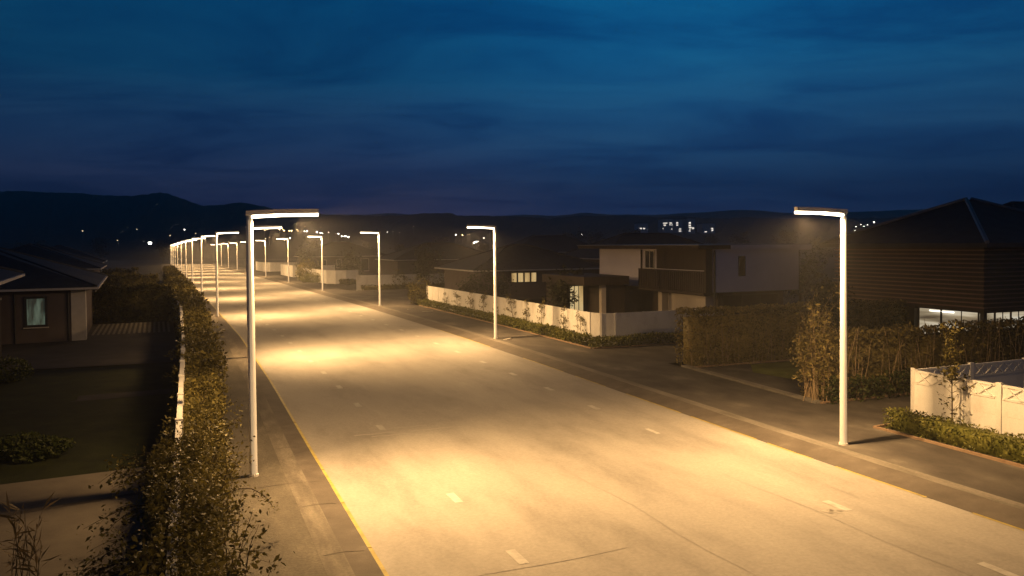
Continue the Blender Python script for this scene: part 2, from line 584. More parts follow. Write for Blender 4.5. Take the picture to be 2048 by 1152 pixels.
def kerbline(mb, pts, w=.07, z0=.05, z1=.16):
    for p, q in zip(pts[:-1], pts[1:]):
        a, b = st(*p), st(*q)
        d = (b - a) / np.linalg.norm(b - a)
        nrm = np.array([-d[1], d[0], 0]) * w / 2
        e0, e1 = np.array([0, 0, z0]), np.array([0, 0, z1])
        mb.hexa([a - nrm + e0, b - nrm + e0, b + nrm + e0, a + nrm + e0], [a - nrm + e1, b - nrm + e1, b + nrm + e1, a + nrm + e1])
kerbline(mb, [(18.95, 17.75), (18.75, 34)])
kerbline(mb, [(26.15, 18.2), (26.0, 30)])
kerbline(mb, [(-4, 16.72), (16.0, 16.78)])
kerbline(mb, [(16.0, 16.82), (16.05, 17.9)])
kerbline(mb, [(32.6, 17.1), (48, 17.1), (60, 17.15)])
kerbline(mb, [(32.55, 17.15), (32.4, 24)])
mb.build('brick_edging', brick, kind='structure')
# planting beds
for name, poly in (('planting_bed', [(-4, 16.8), (-4, 17.95), (15.9, 17.95), (15.9, 16.8)]), ('planting_bed', [(32.6, 17.15), (32.6, 18), (60.3, 18), (60.3, 17.2)])):
    patch(name, poly, soil, .10)

# left plots behind the wall
patch('driveway', [(4.0, -.35), (4.0, -14), (17.9, -14), (19.6, -7), (20.2, -.35)], drive, .03)
patch('front_lawn', [(20.2, -.4), (17.8, -14.4), (26, -26), (38, -20), (37, -.4)], lawnm, .02)
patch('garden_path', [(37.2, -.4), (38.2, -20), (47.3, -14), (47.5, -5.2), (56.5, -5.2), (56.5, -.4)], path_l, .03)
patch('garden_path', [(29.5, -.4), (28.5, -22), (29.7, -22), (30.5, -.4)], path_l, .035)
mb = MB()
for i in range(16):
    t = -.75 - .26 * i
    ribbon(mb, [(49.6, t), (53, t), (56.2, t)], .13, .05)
mb.build('picket_light_stripe', concrete, kind='structure')  # lamplight between picket shadows, laid on the path as pale stripes
mb = MB()
ribbon(mb, [(18.1, -.6), (17.2, -5.0), (16.3, -9.5)], .16, .036)
mb.build('drain_channel', gutter, kind='structure')

# ------------------------------------------------------------------ street lamps


def light(name, watts, parent, x=.76, tilt=26, size=(1.36, .085), z=5.555, spread=165):
    l = bpy.data.lights.new(name, 'AREA')
    l.shape = 'RECTANGLE'
    l.size, l.size_y = size
    l.energy = watts
    l.color = WARM
    l.spread = rad(spread)
    o = bpy.data.objects.new(name, l)
    COL.objects.link(o)
    o.parent = parent
    o.location = (x, 0, z)
    o.rotation_euler = (0, -rad(tilt), 0)
    return o


def make_lamp(beam, fill, tilt, spread):
    r = thing('street_lamp', '', 'street lamp', (0, 0, 0))
    mb = MB()
    k = 12
    mb.tube([(0, 0, 0), (0, 0, 3), (0, 0, 5.62)], [.082, .074, .064], k)
    mb.build('post', postm, r, smooth=False)
    mb = MB()
    mb.tube([(0, 0, -.02), (0, 0, .05)], [.115, .108], k)
    mb.build('base_collar', postm, r)
    mb = MB()
    w = .055
    sec = [(-.075, 5.634, 5.73), (.66, 5.673, 5.772), (1.46, 5.687, 5.786)]
    for (xa, za, zb), (xb, zc, zd) in zip(sec[:-1], sec[1:]):
        mb.hexa([(xa, -w, za), (xb, -w, zc), (xb, w, zc), (xa, w, za)], [(xa, -w, zb), (xb, -w, zd), (xb, w, zd), (xa, w, zb)])
    mb.build('arm', armm, r)
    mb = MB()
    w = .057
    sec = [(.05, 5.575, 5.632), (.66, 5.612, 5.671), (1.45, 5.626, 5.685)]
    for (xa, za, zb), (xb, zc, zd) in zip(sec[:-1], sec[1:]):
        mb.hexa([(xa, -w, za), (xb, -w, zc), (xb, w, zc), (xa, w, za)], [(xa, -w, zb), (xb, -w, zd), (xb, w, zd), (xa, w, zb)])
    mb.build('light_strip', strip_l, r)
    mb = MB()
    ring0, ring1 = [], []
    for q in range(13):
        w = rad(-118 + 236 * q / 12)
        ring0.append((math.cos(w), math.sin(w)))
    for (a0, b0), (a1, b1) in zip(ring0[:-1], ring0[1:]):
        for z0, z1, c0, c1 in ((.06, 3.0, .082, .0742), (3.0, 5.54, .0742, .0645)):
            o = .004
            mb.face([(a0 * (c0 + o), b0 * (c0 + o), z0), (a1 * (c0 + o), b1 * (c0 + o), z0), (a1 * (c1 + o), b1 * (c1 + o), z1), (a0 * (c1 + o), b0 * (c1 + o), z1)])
    mb.build('lamplit_post_shell', post_lit_glow, r)  # thin glowing shell added to make the post look lamplit
    light('lamp_beam', beam, r, x=1.0, tilt=tilt, spread=spread, size=(.16, .09), z=5.53)
    light('lamp_fill', fill, r, tilt=4, spread=176, z=5.55)
    return r


ORD = ['nearest', 'second', 'third', 'fourth', 'fifth', 'sixth', 'seventh', 'eighth']
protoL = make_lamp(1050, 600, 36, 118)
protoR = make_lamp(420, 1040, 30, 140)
left_spots = [(18.05, 1.22), (36.6, 2.38)] + [(57.5 + 20.0 * i, 2.36 + cbend(57.5 + 20 * i)) for i in range(11)]
for i, (s, t) in enumerate(left_spots):
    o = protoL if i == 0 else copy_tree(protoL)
    o.location = tuple(st(s, t, .11, bend=False))
    o.rotation_euler = (0, 0, HEAD + rad(0 if s < 50 else 2))
    o['group'] = 'street lamps along the left kerb'
    if i == 0:
        o['label'] = 'tallest white street lamp at left, foot clear on the brown footway'
    elif i == 1:
        o['label'] = 'street lamp hidden behind the tallest left lamp, only its arm showing'
    elif i == 2:
        o['label'] = 'slim street lamp just left of the tallest, foot in the creeper leaves'
    elif i < 7:
        o['label'] = f'{ORD[i]} lamp from the front in the left kerb row, slim and bright'
    else:
        o['label'] = 'tiny lamp in the tight glowing bunch at the far end of the left row'
        o['group'] = 'bunched far lamps of the left row'
s = 15.0
for i in range(11):
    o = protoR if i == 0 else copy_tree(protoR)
    if i < 2:
        o.location = tuple(st((15.0, 38.0)[i], (14.75, 14.42)[i], .11, bend=False))
    else:
        ss = 38 + 23.3 * (i - 1)
        o.location = tuple(st(ss, 14.45, .11))
    o.rotation_euler = (0, 0, HEAD + math.pi + rad(0 if i < 2 else 2))
    o['group'] = 'street lamps along the right kerb'
    if i == 0:
        o['label'] = 'big street lamp at right, post standing before the tall clipped hedge'
    elif i == 1:
        o['label'] = 'street lamp in front of the long white precast wall with saplings'
    elif i == 2:
        o['label'] = 'street lamp by the side road, before the wall half covered in climbers'
    elif i == 3:
        o['label'] = 'street lamp in front of the curved white wall'
    elif i < 8:
        o['label'] = f'{ORD[i]} lamp from the front in the right kerb row'
    else:
        o['label'] = 'far lamp of the right row shrunk to a short bright hook'
        o['group'] = 'far lamps of the right row'

for ch in protoL.children:      # the nearest lamp's head is swung a little toward the viewer
    if ch.name.startswith('lamp_beam'):
        ch.rotation_mode = 'QUATERNION'
        ch.rotation_quaternion = Vector((.84, -.76, -1)).to_track_quat('-Z', 'X')
for src, s, t, lab in ((protoL, -3.5, 2.38, 'street lamp of the left row standing behind the viewer'), (protoR, -8.0, 14.75, 'street lamp of the right row standing behind the viewer')):
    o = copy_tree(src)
    o.location = tuple(st(s, t, .11, bend=False))
    o['label'] = lab

# ------------------------------------------------------------------ precast walls


def wall(name, label, pts, bay, h, thick=.05, lattice=False, group=None, caps=True, pw=.075, extra=.05, mat=wallwhite, slats=False):
    """precast slab wall along a polyline of world points: one panel mesh per bay, pilasters between"""
    pts = [np.array(p, float) for p in pts]
    r = thing(name, label, 'wall', pts[0], group)
    up = np.array([0, 0, 1.0])
    posts = []
    for a, b in zip(pts[:-1], pts[1:]):
        L = np.linalg.norm((b - a)[:2])
        n = max(1, round(L / bay))
        for i in range(n):
            p, q = a + (b - a) * i / n, a + (b - a) * (i + 1) / n
            posts.append(p)
            d = (q - p) / np.linalg.norm(q - p)
            nr = np.array([-d[1], d[0], 0])
            mb = MB()
            courses = 4
            ch = h / courses
            for c in range(courses):
                z0, z1 = c * ch + .006, (c + 1) * ch - .006
                last = c == courses - 1
                tk = thick / 2 * (.3 if (lattice and last) else 1)
                e = [p + nr * tk, q + nr * tk, q - nr * tk, p - nr * tk]
                mb.hexa([x + up * z0 for x in e], [x + up * z1 for x in e])
                # the joint between two slabs
                e2 = [p + nr * tk * .7, q + nr * tk * .7, q - nr * tk * .7, p - nr * tk * .7]
                if c:
                    mb.hexa([x + up * (z0 - .012) for x in e2], [x + up * z0 for x in e2])
            mb.build('panel', mat, r)
            if lattice:
                mb = MB()
                Lb = np.linalg.norm(q - p)
                z0, z1 = (courses - 1) * ch + .035, h - .03
                tk = thick / 2 + .012

                def bar(x0, za, x1, zb, w=.035):
                    dd = np.array([x1 - x0, zb - za])
                    dd = dd / np.linalg.norm(dd)
                    ox, oz = -dd[1] * w / 2, dd[0] * w / 2
                    lo = [p + d * (x0 - ox) + up * (za - oz), p + d * (x1 - ox) + up * (zb - oz), p + d * (x1 + ox) + up * (zb + oz), p + d * (x0 + ox) + up * (za + oz)]
                    mb.hexa([x - nr * tk for x in lo], [x + nr * tk for x in lo])
                bar(.1, z0, Lb - .1, z0, .05)
                bar(.1, z1, Lb - .1, z1, .05)
                m = max(2, round((Lb - .3) / .42))
                stp = (Lb - .3) / m
                for j in range(m):
                    x = .15 + j * stp
                    bar(x, z0, x + stp, z1)
                    bar(x, z1, x + stp, z0)
                mb.build('lattice', mat, r)
    posts.append(pts[-1])
    for i, p in enumerate(posts):
        a = posts[max(i - 1, 0)]
        b = posts[min(i + 1, len(posts) - 1)]
        d = (b - a) / np.linalg.norm(b - a)
        mb = MB(p, d, np.array([-d[1], d[0], 0]))
        w = thick / 2 + (.045 if caps else .018)
        mb.box((-pw, -w, -.03), (pw, w, h + extra + .004))
        if caps:
            mb.hexa([(-.09, -w - .015, h + extra), (.09, -w - .015, h + extra), (.09, w + .015, h + extra), (-.09, w + .015, h + extra)],
                    [(-.03, -.03, h + extra + .05), (.03, -.03, h + extra + .05), (.03, .03, h + extra + .05), (-.03, .03, h + extra + .05)])
        mb.build('pilaster', mat, r)
    return r


wall('precast_wall', 'white precast garden wall on the left, buried in creeper, seen almost end on',
     [st(s, -.22) for s in (5.2, 30, 45, 61, 87, 130)], 2.9, 1.8, thick=.10, caps=False, extra=.02)
wall('precast_wall', 'white precast wall with a lattice top at the right edge of the road scene',
     [st(-4, 18.0, .1), st(15.85, 18.0, .1), st(15.85, 29, .1)], 2.35, 1.5, lattice=True, caps=False, extra=.03)
wall('precast_wall', 'long white precast wall with rounded corner and saplings trained against it',
     [st(60.6, 18.0, .08), st(45, 18.0, .08), st(34.4, 18.0, .08), st(33.75, 18.25, .08), st(33.5, 18.9, .08), st(33.5, 25.0, .08)], 1.36, 1.52, caps=False, extra=.0, pw=.05)
wall('precast_wall', 'white wall half covered in climbers behind the side road',
     [st(84.5, 30, .05), st(84.5, 18.0, .05)], 2.0, 1.6, caps=False, extra=0, pw=.05)
wall('precast_wall', 'pale curved wall beyond the side road with climbers at its left end',
     [st(121, 18.0, .05), st(104, 18.0, .05), st(102, 18.25, .05), st(100.8, 19.1, .05), st(100.4, 20.3, .05), st(100.4, 21.8, .05)], 2.0, 1.7, caps=False, extra=0, pw=.05)
wall('precast_wall', 'small pale wall return between the sixth and fifth lamps of the right row',
     [st(140, 18.0, .05), st(127, 18.0, .05), st(126, 18.8, .05), st(125.6, 24, .05)], 2.0, 1.8, caps=False, extra=0, pw=.05)
wall('precast_wall', 'farthest scrap of pale wall on the right beside the road',
     [st(176, 18.0, .05), st(162, 18.0, .05), st(161, 19, .05), st(161, 24, .05)], 2.5, 1.8, caps=False, extra=0, pw=.05)

# ------------------------------------------------------------------ foliage


def curve_pts(p0, d, L, droop, n=10, wob=.06):
    p = np.array(p0, float)
    d = np.array(d, float) / np.linalg.norm(d)
    out = [p.copy()]
    for i in range(n):
        d = d + np.array([0, 0, -droop / n]) + RNG.normal(0, wob, 3)
        d /= np.linalg.norm(d)
        p = p + d * L / n
        out.append(p.copy())
    return out


def spray(mb, lp, p0, d, L, droop, nleaf, r0=.012, scatter=.05, start=.25, n=10, side=0, k=4):
    c = curve_pts(p0, d, L, droop, n)
    mb.tube(c, [r0 * (1 - .8 * i / n) for i in range(n + 1)], k)
    for _ in range(nleaf):
        u = start + (1 - start) * RNG.uniform() ** .8
        i = min(int(u * n), n - 1)
        fr = u * n - i
        p = c[i] * (1 - fr) + c[i + 1] * fr + RNG.normal(0, scatter, 3)
        if p[2] > g(p[1]) + .03:
            lp.append(p)
    for _ in range(side):
        i = RNG.integers(n // 3, n)
        dd = (c[i] - c[i - 1]) / np.linalg.norm(c[i] - c[i - 1]) + RNG.normal(0, .55, 3)
        spray(mb, lp, c[i], dd, L * .38, droop * .6, nleaf // 3, r0 * .5, scatter, .1, 6, 0, 3)


# near sprawling shrub, arching over the wall and the footway
r = thing('straggly_shrub', 'nearest straggly creeper shrub sprawling over the white wall and footway, bottom left', 'shrub', st(9, .2))
mb, lp = MB(), []
for i in range(95):
    s = RNG.uniform(5.0, 15.5)
    b = st(s, RNG.uniform(-.1, .35), .05)
    d = V * RNG.normal(-.06, .15) + U * RNG.normal(0, .3) + np.array([0, 0, 1.0])
    spray(mb, lp, b, d, RNG.uniform(1.3, 2.3), RNG.uniform(.2, .9), 95, .013, .085, .1, 10, 2)
for i in range(28):   # shoots over the wall into the drive
    s = RNG.uniform(6.0, 15.0)
    b = st(s, -.3, RNG.uniform(.9, 1.7))
    k = np.interp(s, [6, 11, 15], [1.9, 1.5, .8])
    d = -V * RNG.uniform(.5, 1.3) + U * RNG.normal(-.1, .35) + np.array([0, 0, .55])
    spray(mb, lp, b, d, k * RNG.uniform(.7, 1.2), 1.2, 42, .011, .07, .1, 10, 2)
for s, dv, du, L in ((13.9, 1.0, .35, 1.05), (8.3, .9, .1, 1.35), (8.9, 1.0, .0, 1.1)):   # arching shoots over the footway
    spray(mb, lp, st(s, .5, 1.0), V * dv + U * du + np.array([0, 0, .55]), L, 1.6, 55, .012, .05, .2, 12, 1)
over = hedge_points(st(5, -.2, 1.45), U, 9.2, .66, .5, 17000, lumpy=.32, seed=9.0, shell=.12)
hp = hedge_points(st(5, .05, .05), U, 11, .62, 1.6, 13000, lumpy=.3, seed=2.0, shell=.22)
lp = np.vstack([np.array(lp), hp, over])
mb.build('branchwork', barkd, r, kind='stuff')
leaves('foliage', lp, .058, leaf_cr, r, aspect=.52)

# creeper hedge further along the wall, in three growths
for (s0, s1, h, w, n, size, label) in (
        (15.0, 24.5, 1.62, .95, 17000, .078, 'creeper hedge on the wall beside the foot of the tallest left lamp'),
        (24.5, 45.0, 1.78, 1.05, 22000, .10, 'creeper hedge reaching along the wall to the third left lamp'),
        (45.0, 130., 1.95, 1.3, 26000, .17, 'dark far stretch of creeper hedge narrowing toward the vanishing lamps')):
    r = thing('creeper_hedge', label, 'hedge', st((s0 + s1) / 2, .3))
    P, mb = [], MB()
    segs = np.arange(s0, s1, 5.0)
    for s in segs:
        L = min(5.0, s1 - s)
        c0 = float(np.interp(s, [15, 20, 25, 40], [.10, .16, .26, .36]))
        a, b = st(s, c0, .05), st(s + L, c0, .05)
        d = (b - a) / np.linalg.norm(b - a)
        P.append(hedge_points(a, d, np.linalg.norm(b - a) + .2, w, h, int(n * L / (s1 - s0)), lumpy=.26, seed=s * .37, shell=.2, thin_bottom=.15))
    lp = []
    for i in range(int((s1 - s0) * (4 if s0 < 40 else 1.3))):
        s = RNG.uniform(s0, s1)
        sd = RNG.uniform()
        b = st(s, RNG.uniform(-.1, .6), RNG.uniform(.5, 1.5))
        d = V * (RNG.uniform(.3, 1.0) * (.45 if s < 21 else 1) if sd < .7 else -RNG.uniform(.3, .7)) + U * RNG.normal(0, .4) + np.array([0, 0, RNG.uniform(.3, 1.1)])
        spray(mb, lp, b, d, RNG.uniform(.4, .95), .9, 34, .010, .055, .2, 8, 1)
    P.append(np.array(lp))
    mb.build('branchwork', barkd, r, kind='stuff')
    leaves('foliage', np.vstack(P), size, leaf_cr, r, aspect=.52)

# dry reed in the bottom left corner
r = thing('dry_reed', 'dry reed stalks standing in the bottom left corner of the drive', 'reed', gp(50, 1150))
mb, lp = MB(), []
b0 = gp(46, 1190)
for i in range(9):
    d = np.array([RNG.normal(0, .16), RNG.normal(0, .16), 1.0])
    c = curve_pts(b0 + RNG.normal(0, .10, 3) * np.array([1, 1, 0]), d, RNG.uniform(.6, 1.35), .15, 8, .03)
    mb.tube(c, [.009 * (1 - .7 * k / 8) for k in range(9)], 4)
    for k in range(3, 9):
        for _ in range(2):
            lp.append(c[k])
mb.build('stem', straw, r)
leaves('blade', lp, .26, straw, r, aspect=.10, grow=np.array([[0, 0, .5]]))

# plants in the left plot
def bush(name, label, cat, c, rx, ry, h, n, size, mat, group=None, seed=0.0, stem=True):
    r = thing(name, label, cat, c, group)
    u = RNG.normal(size=(n, 3))
    u /= np.linalg.norm(u, axis=1)[:, None]
    rr = RNG.uniform(.55, 1.0, (n, 1)) ** .5
    p = u * rr * np.array([rx, ry, h * .5]) + np.array([0, 0, h * .52])
    k = 1 + .28 * lump(p + np.array(c), 1.6, seed)
    p = p * np.stack([k, k, np.where(p[:, 2] > h * .5, k, 1)], 1) + np.array(c)
    p[:, 2] = np.maximum(p[:, 2], c[2] + .02)
    leaves('foliage', p, size, mat, r)
    if False:
        mb = MB()
        for i in range(5):
            d = np.array([RNG.normal(0, .35), RNG.normal(0, .35), 1.0])
            mb.tube(curve_pts(np.array(c), d, h * .75, .1, 5, .08), [.02, .018, .015, .012, .009, .006], 4)
        mb.build('branchwork', barkd, r, kind='stuff')
    return r


bush('garden_bush', 'low dark shrub on the left lawn near the concrete drive', 'bush', gp(70, 915), .9, .8, .5, 2200, .09, leaf_green, seed=1)
bush('garden_bush', 'small dim bush at the left edge of the photo beside the lawn path', 'bush', gp(18, 765), .8, .8, .9, 1500, .10, leaf_green, seed=5)


def clipped(name, label, a, b, w, h, n, size, mat, stems=0, low=None, cat='hedge', core=True, lumpy=.09, seed=0.0, stemh=.62, end_column=None, shell=.13):
    a, b = np.array(a, float), np.array(b, float)
    L = np.linalg.norm((b - a)[:2])
    d = (b - a) / np.linalg.norm(b - a)
    d[2] = 0
    r = thing(name, label, cat, (a + b) / 2)
    P = [hedge_points(a, d, L, w, h, n, lumpy=lumpy, seed=seed, shell=shell)]
    nr = np.array([-d[1], d[0], 0])
    mb = MB()
    if stems:
        for i in range(stems):
            x = RNG.uniform(0, L)
            side = -1 if RNG.uniform() < .8 else 1
            p = a + d * x + nr * side * (w / 2 + RNG.uniform(-.10, .03))
            dd = d * RNG.normal(0, .12) + nr * side * -.05 + np.array([0, 0, 1.0])
            c = curve_pts(p, dd, h * RNG.uniform(.5, .95) * stemh / .62, 0, 7, .07)
            mb.tube(c, [.017 * (1 - .6 * k / 7) for k in range(8)], 4)
        mb.build('branchwork', bark, r, kind='stuff')
    leaves('foliage', np.vstack(P), size, mat, r, core=box_core(a + d * .12, d, L - .25, w * .55, h * .86) if core else None)
    if low is not None:
        lm, lh, ln, lsz = low
        q = hedge_points(a - nr * (w / 2 + .18), d, L, .5, lh, ln, lumpy=.25, seed=seed + 4, shell=.15)
        leaves('undergrowth', q, lsz, lm, r)
    return r


# tall clipped hedges across the forecourt (their length runs away from the street)
clipped('tall_hedge', 'tall clipped brown hedge behind the small lawn, left of the big right lamp',
        st(26.9, 18.2, .1), st(26.9, 32, .1), 1.25, 2.2, 30000, .10, leaf_tall, stems=60, lumpy=.05, shell=.09, seed=1.3, low=(leaf_tall, .5, 900, .1))
hb = clipped('tall_hedge', 'tall leggy hedge with bare stems and green feet behind the big right lamp',
             st(19.65, 17.95, .1), st(19.65, 36, .1), 1.15, 2.05, 24000, .11, leaf_tall, stems=170, seed=4.1, low=(leaf_green, .75, 7000, .10), stemh=.75, shell=.2)
# the overgrown end of that hedge
r = thing('overgrown_shrub', 'overgrown column of shrub rising at the street end of the leggy hedge', 'shrub', st(19.5, 17.9, .1))
mb, lp = MB(), []
for i in range(46):
    d = V * RNG.normal(.03, .06) + U * RNG.normal(0, .06) + np.array([0, 0, 1.0])
    spray(mb, lp, st(19.5 + RNG.normal(0, .17), 18.0 + RNG.normal(0, .15), .1), d, RNG.uniform(1.4, 3.0), .0, 70, .017, .075, .3, 9, 1)
mb.build('branchwork', bark, r, kind='stuff')
leaves('foliage', lp, .095, leaf_tall, r)
bush('garden_bush', 'wispy treetop rising behind the overgrown hedge end, lamp lit at right', 'bush', st(24.4, 23.2, .1), .8, .8, 3.4, 2600, .13, leaf_dark, seed=8)

# low hedges along the walls
clipped('low_hedge', 'bright green low hedge at the foot of the lattice wall, right edge',
        st(-3.5, 17.3, .08), st(15.9, 17.3, .08), .75, .52, 15000, .075, leaf_low, core=True, lumpy=.2, seed=2.2, shell=.12)
r = thing('low_hedge', 'long low green hedge running round the foot of the long white wall', 'hedge', st(45, 17.5, .08))
P = []
for a, b, n in ((st(34.0, 17.55, .06), st(45, 17.55, .06), 7500), (st(45, 17.55, .06), st(60.4, 17.55, .06), 6500), (st(32.9, 17.3, .06), st(32.9, 24, .06), 5500)):
    d = (b - a) / np.linalg.norm(b - a)
    P.append(hedge_points(a, d, np.linalg.norm(b - a), .75, .5, n, lumpy=.22, seed=a[0], shell=.12))
leaves('foliage', np.vstack(P), .10, leaf_low, r)
bush('garden_bush', 'tall rounded bush at the far end of the long white wall by the side road', 'bush', st(61.2, 17.6, .08), 1.0, 1.0, 1.9, 2600, .14, leaf_cr, seed=3)
bush('garden_bush', 'bright green bush at the left end of the pale curved wall', 'bush', st(106, 17.2, .05), 1.6, 1.6, 1.1, 1300, .2, leaf_low, seed=9)
bush('climbing_plant', 'climber spilling over the left half of the pale curved wall', 'climber', st(112, 17.8, .05), 1.4, 4.5, 2.6, 2200, .24, leaf_cr, seed=12)
bush('climbing_plant', 'climber hanging over the middle of the wall behind the side road', 'climber', st(84.2, 22.6, .05), .9, .4, 2.1, 420, .16, leaf_cr, seed=15)
bush('climbing_plant', 'thin climber on the right end of the wall behind the side road', 'climber', st(84.2, 27.3, .05), 1.5, .45, 2.4, 1200, .17, leaf_cr, seed=18)
clipped('low_hedge', 'dark low planting at the foot of the wall behind the side road', st(83.9, 18.4, .06), st(83.9, 29, .06), .7, .5, 2500, .15, leaf_cr, lumpy=.3, seed=6)
clipped('low_hedge', 'dark low planting at the foot of the pale curved wall', st(99.7, 19.4, .06), st(99.7, 21.8, .06), .7, .5, 1500, .18, leaf_cr, lumpy=.3, seed=7)

# saplings
def sapling(label, base, h, n, lsize, mat, lean=0.0, cat='sapling', group=None, seed=0, spread=.4):
    r = thing('sapling', label, cat, base, group)
    mb, lp = MB(), []
    c = curve_pts(base, np.array([lean, 0, 1.0]), h, 0, 10, .04)
    mb.tube(c, [.018 * (1 - .75 * i / 10) for i in range(11)], 5)
    for i in range(n):
        k = RNG.integers(2, 10)
        an = RNG.uniform(0, 2 * math.pi)
        d = V * math.cos(an) * .4 + U * math.sin(an) + np.array([0, 0, RNG.uniform(.5, 1.1)])
        spray(mb, lp, c[k], d, spread * h * (1.1 - k / 12), .5, 16, .007, .05, .25, 6, 0, 3)
    mb.build('trunk', barkd, r)
    leaves('crown', lp, lsize, mat, r)
    return r


sap = sapling('', st(37.0, 17.82, .08), 1.45, 9, .085, leaf_cr, spread=.34)
sap['group'] = 'saplings along the long white wall'
sap2 = sapling('', st(40.0, 17.82, .08), 1.6, 12, .09, leaf_cr, spread=.36)
sap2['group'] = 'saplings along the long white wall'
sspots = [34.9, 36.9, 39.7, 41.6, 43.5, 46.2, 48.4, 50.6, 53.0, 55.6]
swhere = ['sapling nearest the rounded corner of the long white wall', 'second sapling from the rounded corner of the long white wall',
          'bushiest sapling in the middle of the long white wall', 'fourth sapling from the rounded corner of the long white wall',
          'sapling just right of the lamp before the long white wall', 'sapling just left of the lamp before the long white wall',
          'fourth sapling from the far end of the long white wall', 'third sapling from the far end of the long white wall',
          'second sapling from the far end of the long white wall', 'sapling nearest the far end of the long white wall']
for i, s in enumerate(sspots):
    src = sap if i % 2 else sap2
    o = src if i < 2 else copy_tree(src)
    o.location = tuple(st(s, 17.82, .08))
    o.rotation_euler = (0, 0, 0 if i < 2 else RNG.choice([0, math.pi]) + RNG.normal(0, .3))
    k = .85 + .35 * RNG.uniform()
    o.scale = (k, k, k * (1.25 if i == 2 else 1))
    o['label'] = swhere[i]
# the sapling in front of the lattice wall: bare below, a plume of leaves above
r = thing('sapling', 'slim sapling with a leafy plume in front of the white lattice wall', 'sapling', st(14.45, 17.75, .08))
mb, lp = MB(), []
b = st(14.45, 17.75, .08)
c = curve_pts(b, np.array([-.03, 0, 1.0]), 2.75, 0, 12, .025)
mb.tube(c, [.02 * (1 - .8 * i / 12) for i in range(13)], 5)
for i in range(20):
    k = RNG.integers(2, 7)
    an = RNG.uniform(0, 2 * math.pi)
    spray(mb, lp, c[k], V * math.cos(an) + U * math.sin(an) + np.array([0, 0, .9]), RNG.uniform(.3, .6), .4, 7, .006, .03, .4, 6, 0, 3)
for i in range(26):
    k = RNG.integers(6, 12)
    an = RNG.uniform(0, 2 * math.pi)
    spray(mb, lp, c[k], V * math.cos(an) * .5 + U * math.sin(an) * .5 + np.array([0, 0, 1.0]), .42, .2, 18, .006, .045, .1, 6, 0, 3)
mb.build('trunk', barkd, r)
leaves('crown', lp, .085, leaf_cr, r)

# hedges crossing the left plots
clipped('plot_hedge', 'dark hedge between the left houses, running from wall to window house', st(57.6, -5.3, 0), st(57.9, -.45, 0), 1.2, 2.35, 6500, .15, leaf_cr, seed=2, lumpy=.12)
clipped('plot_hedge', 'second dark hedge between the left plots, farther along the creeper wall', st(83.5, -6.8, 0), st(84, -1.2, 0), 1.2, 2.2, 3000, .2, leaf_cr, seed=3, lumpy=.15)
clipped('plot_hedge', 'third dim hedge between the left plots, near the bright white light', st(108, -9.5, 0), st(108, -3.4, 0), 1.2, 2.2, 2000, .25, leaf_cr, seed=4, lumpy=.2)

# ------------------------------------------------------------------ houses


def frame_axes(deg):
    a = rad(deg)
    return np.array([math.cos(a), math.sin(a), 0]), np.array([-math.sin(a), math.cos(a), 0])


def window(parent, O, ex, ey, face, a0, a1, z0, z1, pane, x0=0, d=0, frame=darkframe, mull=1, sill=True, fw=.06):
    """face 'front' lies on local y=d, 'side' on local x=x0 (outward +x or -x by sign of d)"""
    mb, mp = MB(O, ex, ey), MB(O, ex, ey)

    def bx(m, p0, p1, za, zb, o0, o1):
        if face == 'front':
            m.box((p0, d - o1, za), (p1, d - o0, zb))
        else:
            sg = 1 if d >= 0 else -1
            lo, hi = sorted((x0 + sg * o0, x0 + sg * o1))
            m.box((lo, p0, za), (hi, p1, zb))
    bx(mb, a0 - fw, a1 + fw, z1, z1 + fw, 0, .06)
    bx(mb, a0 - fw, a1 + fw, z0 - fw, z0, 0, .06)
    bx(mb, a0 - fw, a0, z0, z1, 0, .06)
    bx(mb, a1, a1 + fw, z0, z1, 0, .06)
    for i in range(1, mull):
        c = a0 + (a1 - a0) * i / mull
        bx(mb, c - fw * .35, c + fw * .35, z0, z1, 0, .05)
    f = mb.build('window', frame, parent)
    bx(mp, a0, a1, z0, z1, .005, .02)
    mp.build('pane', pane, f)
    if sill:
        ms = MB(O, ex, ey)
        bx(ms, a0 - fw - .05, a1 + fw + .05, z0 - fw - .05, z0 - fw - .002, 0, .12)
        ms.build('sill', trimm, f)
    return f


def hip_roof(mb, x0, x1, y0, y1, z, rise, over, th=.16):
    X0, X1, Y0, Y1 = x0 - over, x1 + over, y0 - over, y1 + over
    w, d = X1 - X0, Y1 - Y0
    mb.box((X0, Y0, z - th), (X1, Y1, z))
    if w >= d:
        r0, r1 = (X0 + d / 2, Y0 + d / 2, z + rise), (X1 - d / 2, Y0 + d / 2, z + rise)
    else:
        r0, r1 = (X0 + w / 2, Y0 + w / 2, z + rise), (X0 + w / 2, Y1 - w / 2, z + rise)
    zz = z + .004
    A, B, C, D = (X0, Y0, zz), (X1, Y0, zz), (X1, Y1, zz), (X0, Y1, zz)
    if w >= d:
        mb.face([A, B, r1, r0]); mb.face([B, C, r1]); mb.face([C, D, r0, r1]); mb.face([D, A, r0])
    else:
        mb.face([A, B, r0]); mb.face([B, C, r1, r0]); mb.face([C, D, r1]); mb.face([D, A, r0, r1])
    return (A, B, C, D, r0, r1)


